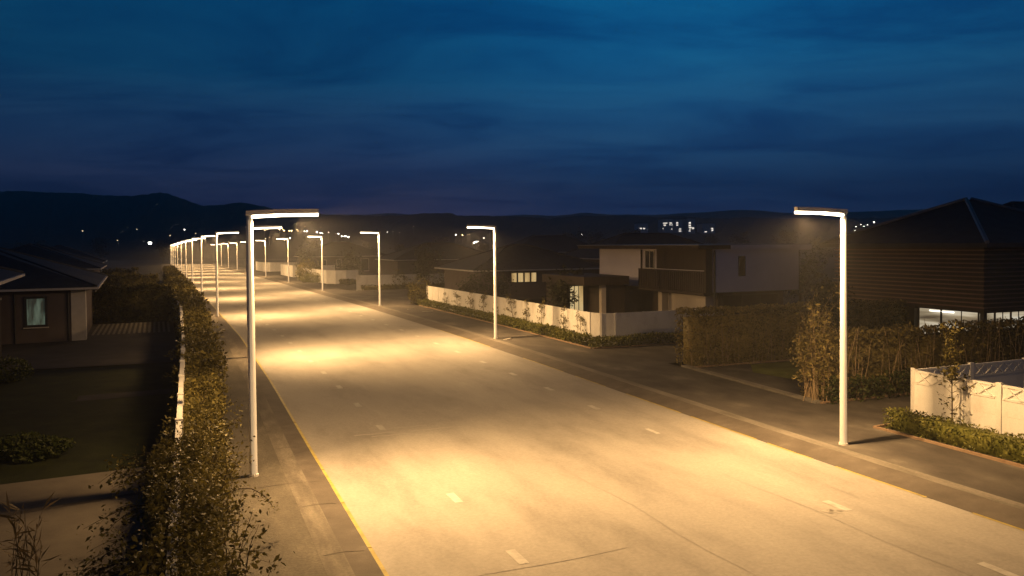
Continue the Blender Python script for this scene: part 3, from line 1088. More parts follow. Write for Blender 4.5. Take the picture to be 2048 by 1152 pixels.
def hip_house(label, O, deg, x0, x1, d, wall_h, rise, over=.55, wmat=plaster_w, rmat=roofm, wins=(), gut=True, name='house', group=None, pipes=()):
    ex, ey = frame_axes(deg)
    r = thing(name, label, 'house', O, group)
    m = MB(O, ex, ey)
    m.box((x0, 0, -.6), (x1, d, wall_h - .17))
    m.build('wall', wmat, r)
    m = MB(O, ex, ey)
    A, B, C, D, r0, r1 = hip_roof(m, x0, x1, 0, d, wall_h, rise, over)
    rf = m.build('roof', rmat, r)
    m = MB(O, ex, ey)          # ridge and hip tiles
    for p, q in ((r0, r1), (A, r0), (D, r0), (B, r1), (C, r1)):
        if np.linalg.norm(np.array(p) - np.array(q)) > .2:
            m.tube([np.array(p) + (0, 0, .03), np.array(q) + (0, 0, .03)], [.07, .07], 6)
    m.build('ridge_cap', rmat, rf)
    if gut:
        m = MB(O, ex, ey)
        z = wall_h
        X0, X1, Y0, Y1 = x0 - over, x1 + over, -over, d + over
        m.box((X0 - .1, Y0 - .1, z - .13), (X1 + .1, Y0 - .003, z - .02))
        m.box((X1 + .003, Y0 - .003, z - .13), (X1 + .1, Y1, z - .02))
        m.box((X0 - .1, Y0 - .003, z - .13), (X0 - .003, Y1, z - .02))
        m.build('gutter', trimm, r)
    for px_, py_ in pipes:
        m = MB(O, ex, ey)
        m.tube([(px_, py_, 0), (px_, py_, wall_h - .2)], [.045, .045], 8)
        m.build('downpipe', darkframe, r)
    for wv in wins:
        window(r, O, ex, ey, *wv[:6], **(wv[6] if len(wv) > 6 else {}))
    return r


# left row ----------------------------------------------------------------
OA = np.array([-22.6, 42.2, g(42)])
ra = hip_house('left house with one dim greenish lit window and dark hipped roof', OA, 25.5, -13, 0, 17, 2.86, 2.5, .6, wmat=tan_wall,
               wins=[('front', -2.62, -1.82, .95, 2.3, win_teal, dict(mull=1, fw=.12)), ('front', -9, -7.6, .9, 2.2, glassd)], pipes=[(-.75, -.06), (-3.15, -.06)])
ex, ey = frame_axes(25.5)
m = MB(OA, ex, ey)
m.box((-.62, -.05, 0), (.05, -.003, 2.68)); m.box((.003, -.003, 0), (.05, .9, 2.68))
m.build('corner_pier', trimm, ra)
m = MB(OA, ex, ey)
m.box((-8.0, -1.6, 2.3), (-3.7, -.01, 2.42)); m.box((-3.85, -1.55, 0), (-3.7, -1.4, 2.3))
m.build('porch_roof', trimm, ra)
O0 = st(14, -6.2)
r0_ = hip_house('nearest left house, only its pale eave corner entering the picture at the left edge', st(40.5, -7.55) - frame_axes(27)[1] * 24, 27, -13, 0, 24, 3.85, 2.4, .85, wmat=tan_wall,
                pipes=[(.06, 23.6)])
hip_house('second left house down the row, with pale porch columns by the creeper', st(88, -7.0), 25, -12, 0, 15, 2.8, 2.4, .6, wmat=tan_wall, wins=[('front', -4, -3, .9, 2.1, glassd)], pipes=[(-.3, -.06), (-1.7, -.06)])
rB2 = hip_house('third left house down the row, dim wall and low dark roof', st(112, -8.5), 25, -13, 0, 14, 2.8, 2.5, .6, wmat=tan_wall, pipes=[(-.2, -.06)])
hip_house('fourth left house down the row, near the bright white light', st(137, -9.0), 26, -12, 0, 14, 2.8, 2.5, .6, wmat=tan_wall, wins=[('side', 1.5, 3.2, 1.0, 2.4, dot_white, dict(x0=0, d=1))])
hip_house('dark roof behind the window house, high on the left', st(66, -26), 25, -13, 0, 13, 3.2, 3.0, .6, gut=False, wmat=tan_wall)
hip_house('dark ridge of a house standing back behind the left row, third row of roofs', st(104, -31), 25, -14, 0, 13, 3.4, 3.2, .6, gut=False, wmat=tan_wall)
hip_house('low far house under the left hillside with dim wall', st(150, -28), 26, -15, 0, 13, 3.2, 3.0, .6, gut=False, wmat=tan_wall)

# white modern house --------------------------------------------------------
OM = np.array([10.5, 42.0, g(42)])
rm = thing('modern_house', 'grey white modern flat roofed house with dark timber balcony behind the long white wall', 'house', OM)
ea, eb = V, U


def mm():
    return MB(OM, ea, eb)


m = mm(); m.box((0, 6.8, 2.25), (5.75, 12.4, 4.55)); m.box((.004, 0, 2.25), (5.75, 6.796, 4.55)); m.build('wall', plaster, rm)
m = mm(); m.box((.9, .7, -.5), (5.3, 12.0, 2.246)); m.build('lower_wall', darkclad, rm)
m = mm(); m.box((.25, 5.2, -.4), (.898, 5.6, 2.245)); m.build('column', plaster_w, rm)
m = mm(); m.box((.3, 1.0, -.4), (.897, 4.6, 2.0)); m.build('garden_wall', plaster_w, rm)
m = mm(); m.box((-.45, .1, 2.1), (-.003, 6.7, 2.24))
for i in range(34):
    b = .12 + i * .195
    m.box((-.45, b, 2.243), (-.40, b + .12, 3.32))
m.box((-.44, .1, 3.323), (-.36, 6.7, 3.38))
m.build('balcony', darkclad, rm)
m = mm(); m.box((-.05, .15, 3.4), (.001, 5.3, 4.545)); m.box((-.42, -.05, 2.25), (-.002, .09, 4.54)); m.build('timber_recess', darkclad, rm)
m = mm(); m.box((-1.0, -.25, 4.553), (6.3, 13.6, 4.75)); rf = m.build('roof', darkclad, rm)
m = mm(); m.box((-1.06, -.31, 4.753), (6.36, 13.66, 4.79)); m.build('roof_sheet', roofmetal, rf)
m = mm(); m.box((1.0, -.29, 4.50), (6.4, -.253, 4.77)); m.box((6.303, -.25, 4.45), (6.4, 3, 4.77)); m.build('fascia', plaster, rm)
window(rm, OM, ea, eb, 'side', 5.55, 6.5, 3.42, 4.4, glassd, x0=-.02, d=-1, frame=trimm, mull=2, sill=False)
window(rm, OM, ea, eb, 'front', 1.75, 2.05, 3.15, 4.1, glassd, d=0, sill=False)
window(rm, OM, ea, eb, 'front', 1.2, 4.9, .5, 2.0, glassd, d=.7, mull=3, sill=False)
for (x, y) in ((.12, -.07), (-.07, 6.95)):
    m = mm(); m.tube([(x, y, .2 if x > 0 else 2.6), (x, y, 4.5)], [.055, .055], 8); m.build('downpipe', darkframe, rm)
# its low dark wing
m = mm(); m.box((-4.3, 6.3, 2.45), (-1.3, 12.2, 2.95)); m.build('wing_roof', darkclad, rm)
m = mm(); m.box((-4.1, 8.8, -.4), (-1.5, 12, 2.447)); m.build('wing_wall', darkclad, rm)
m = mm(); m.box((-3.05, 6.5, -.4), (-2.75, 6.8, 2.447)); m.build('wing_column', plaster_w, rm)
m = mm(); m.box((-2.74, 6.6, -.4), (-1.45, 8.79, 2.446)); m.build('wing_door', darkclad, rm)
window(rm, OM, ea, eb, 'front', -4.0, -3.1, .3, 2.3, win_warm, d=8.8, mull=3, sill=False)

# slatted house -------------------------------------------------------------
OS = np.array([18.9, 32.0, g(32)])
rs = thing('slatted_house', 'dark house clad in brown horizontal slats with lit blinds below and a pyramid roof', 'house', OS)


def ms():
    return MB(OS, ea, eb)


W_, D_ = 8.4, 8.0
m = ms(); m.box((.12, .12, 2.2), (W_ - .12, D_ - .12, 4.68)); m.build('wall', darkclad, rs)
m = ms()
for i in range(14):
    z = 2.22 + i * .178
    m.box((.0, .0, z), (.045, D_, z + .06)); m.box((.05, .0, z), (W_, .045, z + .06))
m.build('slat_screen', slatm, rs)
m = ms(); m.box((0, 0, 2.05), (W_, D_, 2.2)); m.build('floor_slab', darkclad, rs)
m = ms(); m.box((1.3, 1.3, -.4), (W_ - .5, D_ - .4, 2.047)); m.build('lower_wall', darkframe, rs)
m = ms(); m.box((.2, 3.5, -.4), (1.29, D_ - .3, 2.046)); m.build('dark_bay', darkframe, rs)
# glazing and what glows behind it
window(rs, OS, ea, eb, 'side', 2.35, 3.42, .1, 2.0, win_blind, x0=.45, d=-1, frame=darkframe, mull=1, sill=False, fw=.04)
window(rs, OS, ea, eb, 'side', .42, 2.27, 1.15, 2.0, win_blind, x0=.45, d=-1, frame=darkframe, mull=2, sill=False, fw=.04)
m = ms(); m.box((.40, .35, -.3), (.46, 2.28, 1.1)); m.build('parapet', darkframe, rs)
for i in range(4):
    window(rs, OS, ea, eb, 'front', .25 + i * .95, 1.12 + i * .95, .3, 1.98, win_blind, d=.45, frame=darkframe, mull=2, sill=False, fw=.035)
m = ms(); m.box((.405, 1.7, 1.90), (.43, 2.9, 1.95)); m.build('tube_lamp', win_tube, rs)
m = ms(); m.box((0.05, 0.05, -.4), (.22, .22, 2.047)); m.build('column', darkframe, rs)
m = ms()
Aq = hip_roof(m, 0, W_, 0, D_, 4.86, 2.0, .5, th=.18)
rf = m.build('roof', roofm, rs)
m = ms()
for p, q in ((Aq[0], Aq[4]), (Aq[1], Aq[5]), (Aq[2], Aq[5]), (Aq[3], Aq[4])):
    m.tube([np.array(p) + (0, 0, .03), np.array(q) + (0, 0, .03)], [.09, .09], 6)
m.build('ridge_cap', roofmetal, rf)
bush('garden_bush', 'dark clump of shrub against the lit blinds of the slatted house', 'bush', OS + V * -1.6 + U * 2.9 , .7, .7, 1.75, 900, .11, leaf_dark, seed=21)
clipped('plot_hedge', 'dark glossy hedge in front of the lit windows at the right edge', OS + V * -1.2 + U * -2.2, OS + V * 7.5 + U * -2.2, 1.0, 1.05, 5000, .1, leaf_dark, seed=5)
bush('garden_bush', 'tall dark shrub filling the gap left of the lit blinds', 'bush', OS + V * -1.3 + U * 5.0, .9, 1.6, 2.1, 2200, .13, leaf_dark, seed=22)

# other houses on the right ---------------------------------------------------
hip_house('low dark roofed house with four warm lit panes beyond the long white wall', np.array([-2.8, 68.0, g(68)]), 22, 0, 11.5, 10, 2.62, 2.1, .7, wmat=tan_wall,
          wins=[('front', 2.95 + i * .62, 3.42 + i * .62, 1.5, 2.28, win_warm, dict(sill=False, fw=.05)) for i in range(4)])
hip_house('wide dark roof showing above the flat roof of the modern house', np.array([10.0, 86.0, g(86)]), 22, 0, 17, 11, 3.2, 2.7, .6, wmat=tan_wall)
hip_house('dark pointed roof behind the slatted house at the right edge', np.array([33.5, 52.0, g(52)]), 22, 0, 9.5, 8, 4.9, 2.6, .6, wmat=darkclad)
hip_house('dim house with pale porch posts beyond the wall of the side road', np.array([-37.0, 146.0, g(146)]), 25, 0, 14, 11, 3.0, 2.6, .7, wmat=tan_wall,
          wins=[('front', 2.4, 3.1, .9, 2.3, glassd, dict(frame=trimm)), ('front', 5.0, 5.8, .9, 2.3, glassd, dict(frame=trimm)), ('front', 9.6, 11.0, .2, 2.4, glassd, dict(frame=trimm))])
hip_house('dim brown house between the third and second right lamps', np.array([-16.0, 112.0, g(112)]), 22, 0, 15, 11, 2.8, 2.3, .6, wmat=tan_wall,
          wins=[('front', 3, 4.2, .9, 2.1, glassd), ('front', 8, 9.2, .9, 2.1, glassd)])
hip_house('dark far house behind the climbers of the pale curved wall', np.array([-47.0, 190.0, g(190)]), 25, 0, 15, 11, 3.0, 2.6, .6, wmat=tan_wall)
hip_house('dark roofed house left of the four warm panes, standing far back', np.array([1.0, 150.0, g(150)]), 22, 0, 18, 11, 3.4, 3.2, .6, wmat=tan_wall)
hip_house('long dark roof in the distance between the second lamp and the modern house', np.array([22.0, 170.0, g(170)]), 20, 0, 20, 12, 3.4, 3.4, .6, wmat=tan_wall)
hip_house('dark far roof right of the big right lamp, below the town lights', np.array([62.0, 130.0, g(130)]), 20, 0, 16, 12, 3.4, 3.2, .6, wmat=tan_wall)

# ------------------------------------------------------------------ hills
SKY1 = [(-900, 392), (-400, 380), (0, 382), (110, 384), (180, 388), (270, 393), (300, 388), (325, 383), (345, 388), (378, 401), (415, 412), (452, 408), (490, 405), (530, 412),
        (565, 421), (620, 426), (700, 431), (815, 431), (850, 427), (880, 425), (905, 426), (930, 432), (1000, 431), (1060, 434), (1109, 436), (1176, 431), (1273, 431),
        (1322, 434), (1351, 431), (1400, 436), (1500, 435), (1600, 438), (1720, 437), (1850, 432), (2048, 428), (2500, 420), (3200, 425)]
SKY2 = [(-900, 420), (300, 425), (560, 428), (640, 428), (740, 429), (783, 425), (830, 430), (1000, 432), (1080, 429), (1109, 432), (1180, 425), (1240, 430), (1330, 429), (1400, 425),
        (1470, 420), (1530, 421), (1600, 428), (1690, 425), (1780, 421), (1880, 418), (2048, 412), (2500, 405), (3200, 415)]


def horizon_y(px):
    return 495.3 - .00875 * px


def hill_h(a, y, sky, y0, yr, p):
    px = CX + 4 + F * a
    sy = np.interp(px, [q[0] for q in sky], [q[1] for q in sky])
    zr = CAMZ + (horizon_y(px) - sy) / F * yr
    u = np.clip((y - y0) / (yr - y0), 0, 1)
    return -1.2 + (zr + 1.2) * u ** p


def make_hills(name, sky, y0, yr, p, mat, na, ny, rough):
    aa = np.linspace(-1.25, 1.35, na)
    yy = np.concatenate([y0 + (yr - y0) * np.linspace(0, 1, ny) ** 1.2, yr + (yr - y0) * np.array([.05, .15, .35])])
    rows = []
    for k, y in enumerate(yy):
        h = hill_h(aa, y, sky, y0, yr, p)
        if y > yr:
            h = h - (h + 1) * ((y - yr) / (.35 * (yr - y0))) ** .8
        u = min((y - y0) / (yr - y0), 1)
        h = h + rough * u * (RNG.normal(size=na) * .5 + np.sin(aa * 90 + k) * .5) * (.6 if abs(y - yr) < 1 else 1) * (0 if u <= 0 else 1)
        rows.append([(a * y, y, z) for a, z in zip(aa, h)])
    o = sheet(name, rows, mat)
    return o


make_hills('hills', SKY1, 330, 640, 1.15, hillm, 520, 20, .9)
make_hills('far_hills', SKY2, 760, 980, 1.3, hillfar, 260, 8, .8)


def terrain(x, y):
    if y < 330:
        return g(y) - .06
    return float(hill_h(x / y, y, SKY1, 330, 640, 1.15))


def on_hill(px, py, up=0.0):
    """where a line of sight meets the hillside, looking at something `up` metres above it"""
    y = 200.0
    while y < 636:
        p = at_y(px, py, y)
        if p[2] - up <= terrain(p[0], y):
            break
        y += 4.0
    p[2] = terrain(p[0], y)
    return p


# ------------------------------------------------------------------ the town
def far_lamp_mesh(r, col):
    mb = MB()
    mb.tube([(0, 0, -1), (0, 0, 4.2)], [.12, .08], 5)
    return mb


PROT = {}


def town_light(px, py, size, mat, label, group, lamp=True):
    p = on_hill(px, py, 4.5)
    k = size * p[1] / F / 2 * .6        # half size in metres
    key = (round(k, 1), mat.name)
    r = thing('town_lamp', label, 'lamp', p, group)
    mb = MB()
    mb.O = p
    mb.tube([(0, 0, -1), (0, 0, 4.5 - k)], [.15, .1], 5)
    mb.build('pole', darkframe, r)
    mb = MB()
    mb.O = p
    mb.hexa([(-k * .7, -k * .7, 4.5 - k), (k * .7, -k * .7, 4.5 - k), (k * .7, k * .7, 4.5 - k), (-k * .7, k * .7, 4.5 - k)],
            [(-k, -k, 4.5 + k * .7), (k, -k, 4.5 + k * .7), (k, k, 4.5 + k * .7), (-k, k, 4.5 + k * .7)])
    mb.build('lamp_head', mat, r)
    return r


G1 = 'town lights between the left row and the third right lamp'
for i, (px, py, sz, mt) in enumerate([(529.5, 461.5, 2.6, dot_warm), (534, 460, 1.8, dot_warm), (538, 458, 2.4, dot_warm), (559, 459.5, 3, dot_warm), (565.5, 459, 2, dot_warm), (568, 462, 3.2, dot_warm),
                         (578.5, 462, 3.0, dot_warm), (583, 462, 3.4, dot_warm), (594, 460, 2.2, dot_warm), (596, 463, 1.6, dot_warm), (609, 463, 2.6, dot_white), (614, 463, 3, dot_white), (634, 465.4, 3.8, dot_white),
                         (641, 466.5, 3.4, dot_white), (645, 467.5, 2, dot_white), (657, 465, 1.8, dot_white), (677, 468.6, 3.2, dot_white), (610, 453.7, 1.6, dot_dim), (642, 455, 1.6, dot_dim), (672, 468, 1.6, dot_dim),
                         (683.5, 473, 3, dot_white), (689, 473, 3, dot_white), (692, 473.5, 2.6, dot_white), (697, 474, 3.6, dot_white), (698, 470, 1.6, dot_dim), (774.8, 464.5, 2, dot_white), (786, 463, 1.5, dot_dim), (799, 465, 1.4, dot_dim), (827, 454, 1.6, dot_dim)]):
    town_light(px, py, sz, mt, 'small light in the scatter of town lights under the dark hill, left of centre', G1)
for px, py, sz, mt, lb in [(531, 477.6, 3, dot_dim, 'dim low pair light left of the fifth right lamp'), (539, 475, 2, dot_dim, 'fainter of two low lights over the fifth right lamp'),
                           (568, 476.3, 2, dot_dim, 'first of a low row of lights right of the fifth right lamp'), (574, 476.4, 2, dot_dim, 'middle of a low row of lights right of the fifth right lamp'), (580, 476.6, 2.8, dot_white, 'brightest of a low row of lights right of the fifth right lamp'),
                           (911.7, 470, 3, dot_white, 'white light just left of the second right lamp arm'), (925, 471, 3, dot_warm, 'warm light under the second right lamp arm'), (936, 470, 1.8, dot_dim, 'small left one of a dim pair under the second right lamp arm'),
                           (939.5, 470, 1.8, dot_dim, 'small right one of a dim pair under the second right lamp arm'), (967.7, 477, 2.4, dot_white, 'lone white dot close to the second right lamp post'),
                           (948, 485.5, 4, dot_white, 'brightest white light in the cluster below the second right lamp arm'), (952.5, 484, 4, dot_white, 'right one of the white cluster below the second right lamp arm'), (956, 483.5, 2, dot_white, 'smallest of the white cluster below the second right lamp arm'),
                           (1067, 475.6, 1.6, dot_dim, 'faint light on the dark trees right of the second right lamp'), (1163.6, 468.3, 2.4, dot_white, 'lone white star of light above the modern house roof end'),
                           (1142, 489, 2, dot_warm, 'small warm light among trees left of the modern house'), (1160, 489, 2.4, dot_warm, 'left one of the warm pair at the modern house roof end'), (1164, 489.3, 2.6, dot_warm, 'right one of the warm pair at the modern house roof end'), (1058, 490, 2, dot_dim, 'faint warm glint low in the trees, middle distance'),
                           (1748, 444.5, 2.8, dot_white, 'tallest white light right of the big right lamp'), (1776.6, 447, 3, dot_white, 'bright white light beside the pyramid roof slope'), (1804, 442, 3, dot_white, 'white light just above the pyramid roof slope'),
                           (300, 487, 8.5, dot_white, 'bright white floodlight among the far left houses'), (165, 463, 2.6, dot_dim, 'small pale light on the left hillside'), (340, 471, 2.4, dot_dim, 'small lamp just above the end of the left lamp row'),
                           (274, 459.5, 2, dot_dim, 'faint pale building light left of the lamp row end'), (369, 460.6, 2.4, dot_white, 'white dot above the left lamp row'), (391.5, 467.6, 2, dot_dim, 'dim dot between the left lamp arms and hill'), (235, 482, 2, dot_dim, 'dim dot over the dark left roofs')]:
    town_light(px, py, sz, mt, lb, 'single far lights')
for px, py, sz in [(1711.7, 453.4, 2), (1722, 449, 1.4), (1735, 449.5, 1.6), (1745, 452, 1.6), (1751, 453.5, 1.8), (1756, 453.5, 1.8), (1710, 461, 1.4), (1728, 453, 1.3), (1782, 448, 1.6), (1739, 454, 1.4)]:
    town_light(px, py, sz, dot_white, 'tiny light in the sprinkle of town lights left of the pyramid roof', 'sprinkle of lights by the pyramid roof')

# apartment blocks with lit windows
APY = 480.0
for (xa, xb, top, lab, wl) in (
        (1276, 1296, 447, 'low far apartment block with one pair of lit windows', [(1281.5, 457, 4, 2.2), (1288, 457, 4, 2.2)]),
        (1325, 1347, 438, 'far apartment block with two rows of lit windows, left of the pair of towers', [(1330.5, 446.3, 8, 1.5), (1341.3, 446, 5, 1.8), (1329.5, 450.5, 4.5, 2.2), (1340, 449.6, 2, 1.6), (1344, 449.8, 1.6, 1.6), (1325.8, 457, 1.5, 1.5), (1343.5, 458, 1.5, 1.5)]),
        (1349, 1365, 439, 'slim far apartment block with windows lit one above the other', [(1354.3, 445.8, 3.6, 2.6), (1354.3, 450.2, 3.6, 2), (1360.2, 458, 4, 1.8), (1360, 462.2, 4.6, 1.8)]),
        (1374, 1390, 437, 'far apartment tower with the brightest column of lit windows', [(1379.5, 445.8, 4, 3), (1379.5, 451, 4, 3), (1380.6, 455.2, 5.5, 2), (1386, 456.3, 3.4, 3), (1379.3, 462, 3, 1.8), (1379.8, 458.6, 2, 1.4)]),
        (1405, 1430, 447, 'low far block with two lit windows at the right of the apartments', [(1424.6, 457.4, 3.4, 2.6), (1424.6, 461, 3.4, 2.2), (1411.5, 463.5, 4.5, 1.6)])):
    p0, p1 = at_y(xa, top, APY), at_y(xb, top, APY)
    zb = terrain((p0[0] + p1[0]) / 2, APY) - 2
    r = thing('apartment_block', lab, 'building', ((p0[0] + p1[0]) / 2, APY, zb), 'far apartment blocks')
    m = MB(); m.box((p0[0], APY, zb), (p1[0], APY + 14, p0[2])); m.build('wall', plaster, r)
    m = MB(); m.box((p0[0] - .4, APY - .4, p0[2] + .003), (p1[0] + .4, APY + 14.4, p0[2] + .6)); m.build('roof', roofm, r)
    for (x, y, w, h) in wl:
        c = at_y(x, y, APY)
        hw, hh = w * APY / F / 2, h * APY / F / 2
        m = MB(); m.box((c[0] - hw, APY - .12, c[2] - hh), (c[0] + hw, APY - .02, c[2] + hh)); m.build('lit_window', win_far, r)

# ------------------------------------------------------------------ trees of the middle distance
TREE_N = 0


def crown_tree(r, base, h, w, n, size, mat):
    mb, lp = MB(), []
    c = curve_pts(base, np.array([RNG.normal(0, .05), 0, 1.0]), h * .8, 0, 8, .05)
    mb.tube(c, [h * .028 * (1 - .8 * i / 8) for i in range(9)], 6)
    cl = []
    for i in range(11):
        k = RNG.integers(3, 9)
        an = RNG.uniform(0, 2 * math.pi)
        d = np.array([math.cos(an), math.sin(an), RNG.uniform(.2, 1.0)])
        q = curve_pts(c[k], d, w * RNG.uniform(.3, .5), -.1, 5, .1)
        mb.tube(q, [h * .010, h * .008, h * .006, h * .005, h * .004, h * .003], 4)
        cl.append(q[-1]); cl.append(q[3])
    cl.append(c[-1])
    cl = np.array(cl)
    idx = RNG.integers(0, len(cl), n)
    rr = w * RNG.uniform(.10, .24, (len(cl), 1))[idx]
    lp = cl[idx] + RNG.normal(size=(n, 3)) * rr * .62
    mb.build('trunk', barkd, r)
    leaves('crown', lp, size, mat, r)


GT = 'dark trees of the middle distance'
tprot = []
for i in range(3):
    r = thing('tree', 'dark tree in the unlit band of trees below the hills', 'tree', (0, 0, 0), GT)
    crown_tree(r, np.array([0, 0, -.3]), 6.0, (4.5, 5.5, 3.8)[i], 900, .42, leaf_dark)
    tprot.append(r)
tspots = [(-62, 250, 1.3), (-48, 262, 1.1), (-33, 235, 1.0), (-20, 240, 1.2), (-8, 225, .95), (5, 230, 1.15), (16, 215, 1.3), (24, 240, 1.5), (30, 220, 1.2), (38, 250, 1.5), (48, 235, 1.1),
          (60, 240, 1.3), (72, 255, 1.4), (82, 238, 1.5), (95, 250, 1.2), (108, 240, 1.3), (-30, 170, .8), (-12, 165, .9), (10, 185, .9), (44, 190, .9), (58, 200, 1.1), (75, 190, .9),
          (-150, 250, 1.3), (-135, 262, 1.5), (-166, 240, 1.2), (-180, 255, 1.6), (-120, 275, 1.4), (-195, 245, 1.3), (-110, 262, 1.2)]
for i, (x, y, k) in enumerate(tspots):
    o = tprot[i] if i < 3 else copy_tree(tprot[i % 3])
    o.location = (x, y, terrain(x, y))
    o.rotation_euler = (0, 0, RNG.uniform(0, 6))
    o.scale = (k, k, k)
for lab, s, t, h, w in (('tall loose tree between the wall of the side road and the dim houses', 79, 24, 4.2, 3.2), ('dark garden tree over the long white wall, left of the lit wing', 45.5, 22.0, 3.1, 2.4),
                        ('second dark garden tree over the long white wall, left of the four lit panes', 57, 22.6, 2.7, 2.6), ('small garden tree right behind the end of the long white wall', 57.5, 20.5, 2.3, 2.2),
                        ('garden tree close to the lit wing of the modern house', 43.6, 20.8, 2.5, 2.0), ('leafy tree behind the pale curved wall', 107, 22.5, 4.0, 3.4),
                        ('tree at the corner of the far right wall scraps', 131, 21, 4.2, 3.6), ('tree between the modern house and the slatted house', 37.5, 33.5, 4.2, 3.0),
                        ('dim tree in the gap behind the overgrown hedge end', 31, 30.2, 3.2, 2.4)):
    b = st(s, t, 0)
    r = thing('tree', lab, 'tree', b)
    crown_tree(r, b, h, w, 1500, .17 if s < 60 else .26, leaf_dark)

# small litter on the right footway
for lab, s, t, L, a in (('pale scrap of card lying by the far footway near the third right lamp', 57.0, 15.6, .5, .4), ('second pale strip of litter on the footway near the third right lamp', 54.5, 16.1, .75, .1),
                        ('crumpled pale scrap at the foot of the second right lamp', 37.4, 14.9, .42, .9)):
    p = st(s, t, .115)
    m = MB(p, (math.cos(a), math.sin(a), 0), (-math.sin(a), math.cos(a), 0))
    m.hexa([(-L / 2, -.09, 0), (L / 2, -.11, 0), (L / 2, .08, 0), (-L / 2, .1, 0)], [(-L / 2, -.08, .02), (L / 2, -.1, .07), (L / 2, .06, .04), (-L / 2, .08, .015)])
    tag(m.build('litter', trimm, loc=p), lab, 'litter')

# ------------------------------------------------------------------ sky
w = bpy.data.worlds.new('World')
SC.world = w
w.use_nodes = True
nt = w.node_tree
bg = nt.nodes['Background']
tc = N(nt, 'ShaderNodeTexCoord')
sp = N(nt, 'ShaderNodeSeparateXYZ')
nt.links.new(tc.outputs['Generated'], sp.inputs[0])


def srgb(r, g_, b):
    f = lambda c: (c / 255 / 12.92) if c / 255 <= .04045 else ((c / 255 + .055) / 1.055) ** 2.4
    return (f(r), f(g_), f(b))


def math_(op, a, b=None, c=None):
    n = N(nt, 'ShaderNodeMath', operation=op)
    for i, v in enumerate((a, b, c)):
        if v is None:
            continue
        if isinstance(v, (int, float)):
            n.inputs[i].default_value = v
        else:
            nt.links.new(v, n.inputs[i])
    return n.outputs[0]


# cloud streaks: noise on a flat cloud deck seen in perspective
zc = math_('ADD', math_('MAXIMUM', sp.outputs['Z'], 0.0), .13)
cx, cy = math_('DIVIDE', sp.outputs['X'], zc), math_('DIVIDE', sp.outputs['Y'], zc)
cb = N(nt, 'ShaderNodeCombineXYZ')
nt.links.new(cx, cb.inputs[0])
nt.links.new(cy, cb.inputs[1])
mpc = N(nt, 'ShaderNodeMapping')
mpc.inputs['Scale'].default_value = (.85, 1.5, 1)
mpc.inputs['Rotation'].default_value = (0, 0, rad(-24))
mpc.inputs['Location'].default_value = (3.3, 1.2, 0)
nt.links.new(cb.outputs[0], mpc.inputs['Vector'])
cn = N(nt, 'ShaderNodeTexNoise')
cn.inputs['Scale'].default_value = 1.0
cn.inputs['Detail'].default_value = 9
cn.inputs['Roughness'].default_value = .62
cn.inputs['Distortion'].default_value = .6
nt.links.new(mpc.outputs[0], cn.inputs['Vector'])
left = ramp(nt, [(0, srgb(66, 62, 102)), (.05, srgb(56, 64, 106)), (.12, srgb(38, 70, 114)), (.20, srgb(15, 74, 118)), (.31, srgb(5, 74, 120)), (.6, srgb(4, 60, 104)), (1, srgb(3, 46, 84))])
right = ramp(nt, [(0, srgb(30, 52, 98)), (.06, srgb(30, 62, 110)), (.13, srgb(32, 84, 132)), (.22, srgb(20, 96, 146)), (.31, srgb(8, 94, 146)), (.6, srgb(6, 72, 118)), (1, srgb(3, 48, 88))])
for rp in (left, right):
    nt.links.new(sp.outputs['Z'], rp.inputs['Fac'])
az = N(nt, 'ShaderNodeMapRange')
az.inputs['From Min'].default_value, az.inputs['From Max'].default_value = -.22, .18
az.interpolation_type = 'SMOOTHSTEP'
nt.links.new(sp.outputs['X'], az.inputs['Value'])
mx = N(nt, 'ShaderNodeMix', data_type='RGBA')
nt.links.new(az.outputs[0], mx.inputs[0])
nt.links.new(left.outputs[0], mx.inputs[6])
nt.links.new(right.outputs[0], mx.inputs[7])
# darker far left and far right
edge = N(nt, 'ShaderNodeMapRange')
edge.inputs['From Min'].default_value, edge.inputs['From Max'].default_value = .18, .75
edge.inputs['To Min'].default_value, edge.inputs['To Max'].default_value = 1.0, .62
ax = math_('ABSOLUTE', math_('SUBTRACT', sp.outputs['X'], .08))
nt.links.new(ax, edge.inputs['Value'])
cr = ramp(nt, [(.35, (.50, .56, .70)), (.48, (.84, .83, .88)), (.61, (1.22, 1.04, .99))])
nt.links.new(cn.outputs['Fac'], cr.inputs['Fac'])
m2 = N(nt, 'ShaderNodeMix', data_type='RGBA', blend_type='MULTIPLY')
m2.inputs[0].default_value = 1
nt.links.new(mx.outputs[2], m2.inputs[6])
nt.links.new(cr.outputs[0], m2.inputs[7])
m3 = N(nt, 'ShaderNodeVectorMath', operation='SCALE')
nt.links.new(m2.outputs[2], m3.inputs[0])
zen = N(nt, 'ShaderNodeMapRange', interpolation_type='SMOOTHSTEP')
zen.inputs['From Min'].default_value, zen.inputs['From Max'].default_value = .32, .62
zen.inputs['To Min'].default_value, zen.inputs['To Max'].default_value = 1.13, .18
nt.links.new(sp.outputs['Z'], zen.inputs['Value'])
back = N(nt, 'ShaderNodeMapRange', interpolation_type='SMOOTHSTEP')
back.inputs['From Min'].default_value, back.inputs['From Max'].default_value = -.1, .5
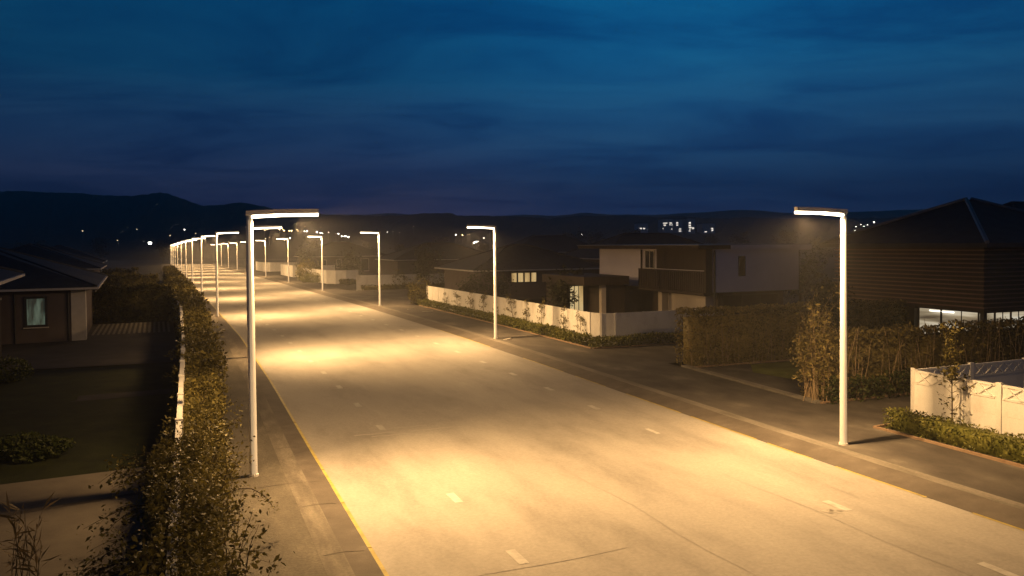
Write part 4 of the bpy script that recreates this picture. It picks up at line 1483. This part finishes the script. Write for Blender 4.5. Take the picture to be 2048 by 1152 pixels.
back.inputs['To Min'].default_value, back.inputs['To Max'].default_value = .5, 1.0
nt.links.new(sp.outputs['Y'], back.inputs['Value'])
nt.links.new(math_('MULTIPLY', math_('MULTIPLY', edge.outputs[0], zen.outputs[0]), back.outputs[0]), m3.inputs['Scale'])
# the physical sky after sunset adds a little twilight
sk = N(nt, 'ShaderNodeTexSky')
sk.sky_type = 'NISHITA'
sk.sun_disc = False
sk.sun_elevation = rad(-6)
sk.sun_rotation = rad(40)
s2 = N(nt, 'ShaderNodeVectorMath', operation='SCALE')
s2.inputs['Scale'].default_value = .05
nt.links.new(sk.outputs[0], s2.inputs[0])
ad = N(nt, 'ShaderNodeVectorMath', operation='ADD')
nt.links.new(m3.outputs[0], ad.inputs[0])
nt.links.new(s2.outputs[0], ad.inputs[1])
nt.links.new(ad.outputs[0], bg.inputs['Color'])
bg.inputs['Strength'].default_value = 1.0

# ------------------------------------------------------------------ air
mb = MB()
mb.box((-2300, -70, -4), (2300, 1180, 90))
hz = mb.build('haze', surf('haze_tmp', [(0, (0, 0, 0)), (1, (1, 1, 1))]), kind='stuff')
hm = bpy.data.materials.new('haze_air')
hm.use_nodes = True
hn = hm.node_tree
hn.nodes.clear()
pv = N(hn, 'ShaderNodeVolumePrincipled')
pv.inputs['Color'].default_value = (.9, .92, .95, 1)
pv.inputs['Density'].default_value = .001
pv.inputs['Anisotropy'].default_value = .3
ho = N(hn, 'ShaderNodeOutputMaterial')
hn.links.new(pv.outputs[0], ho.inputs['Volume'])
hz.data.materials[0] = hm
bpy.data.materials.remove(MATS.pop('haze_tmp'))

# ------------------------------------------------------------------ render settings
SC.view_settings.view_transform = 'Standard'
SC.view_settings.look = 'None'
SC.view_settings.exposure = 0
SC.view_settings.gamma = 1
SC.cycles.max_bounces = 6
SC.cycles.diffuse_bounces = 3
SC.cycles.glossy_bounces = 2
SC.cycles.transmission_bounces = 2
SC.cycles.volume_bounces = 0
SC.cycles.caustics_reflective = False
SC.cycles.caustics_refractive = False
SC.cycles.sample_clamp_indirect = 4
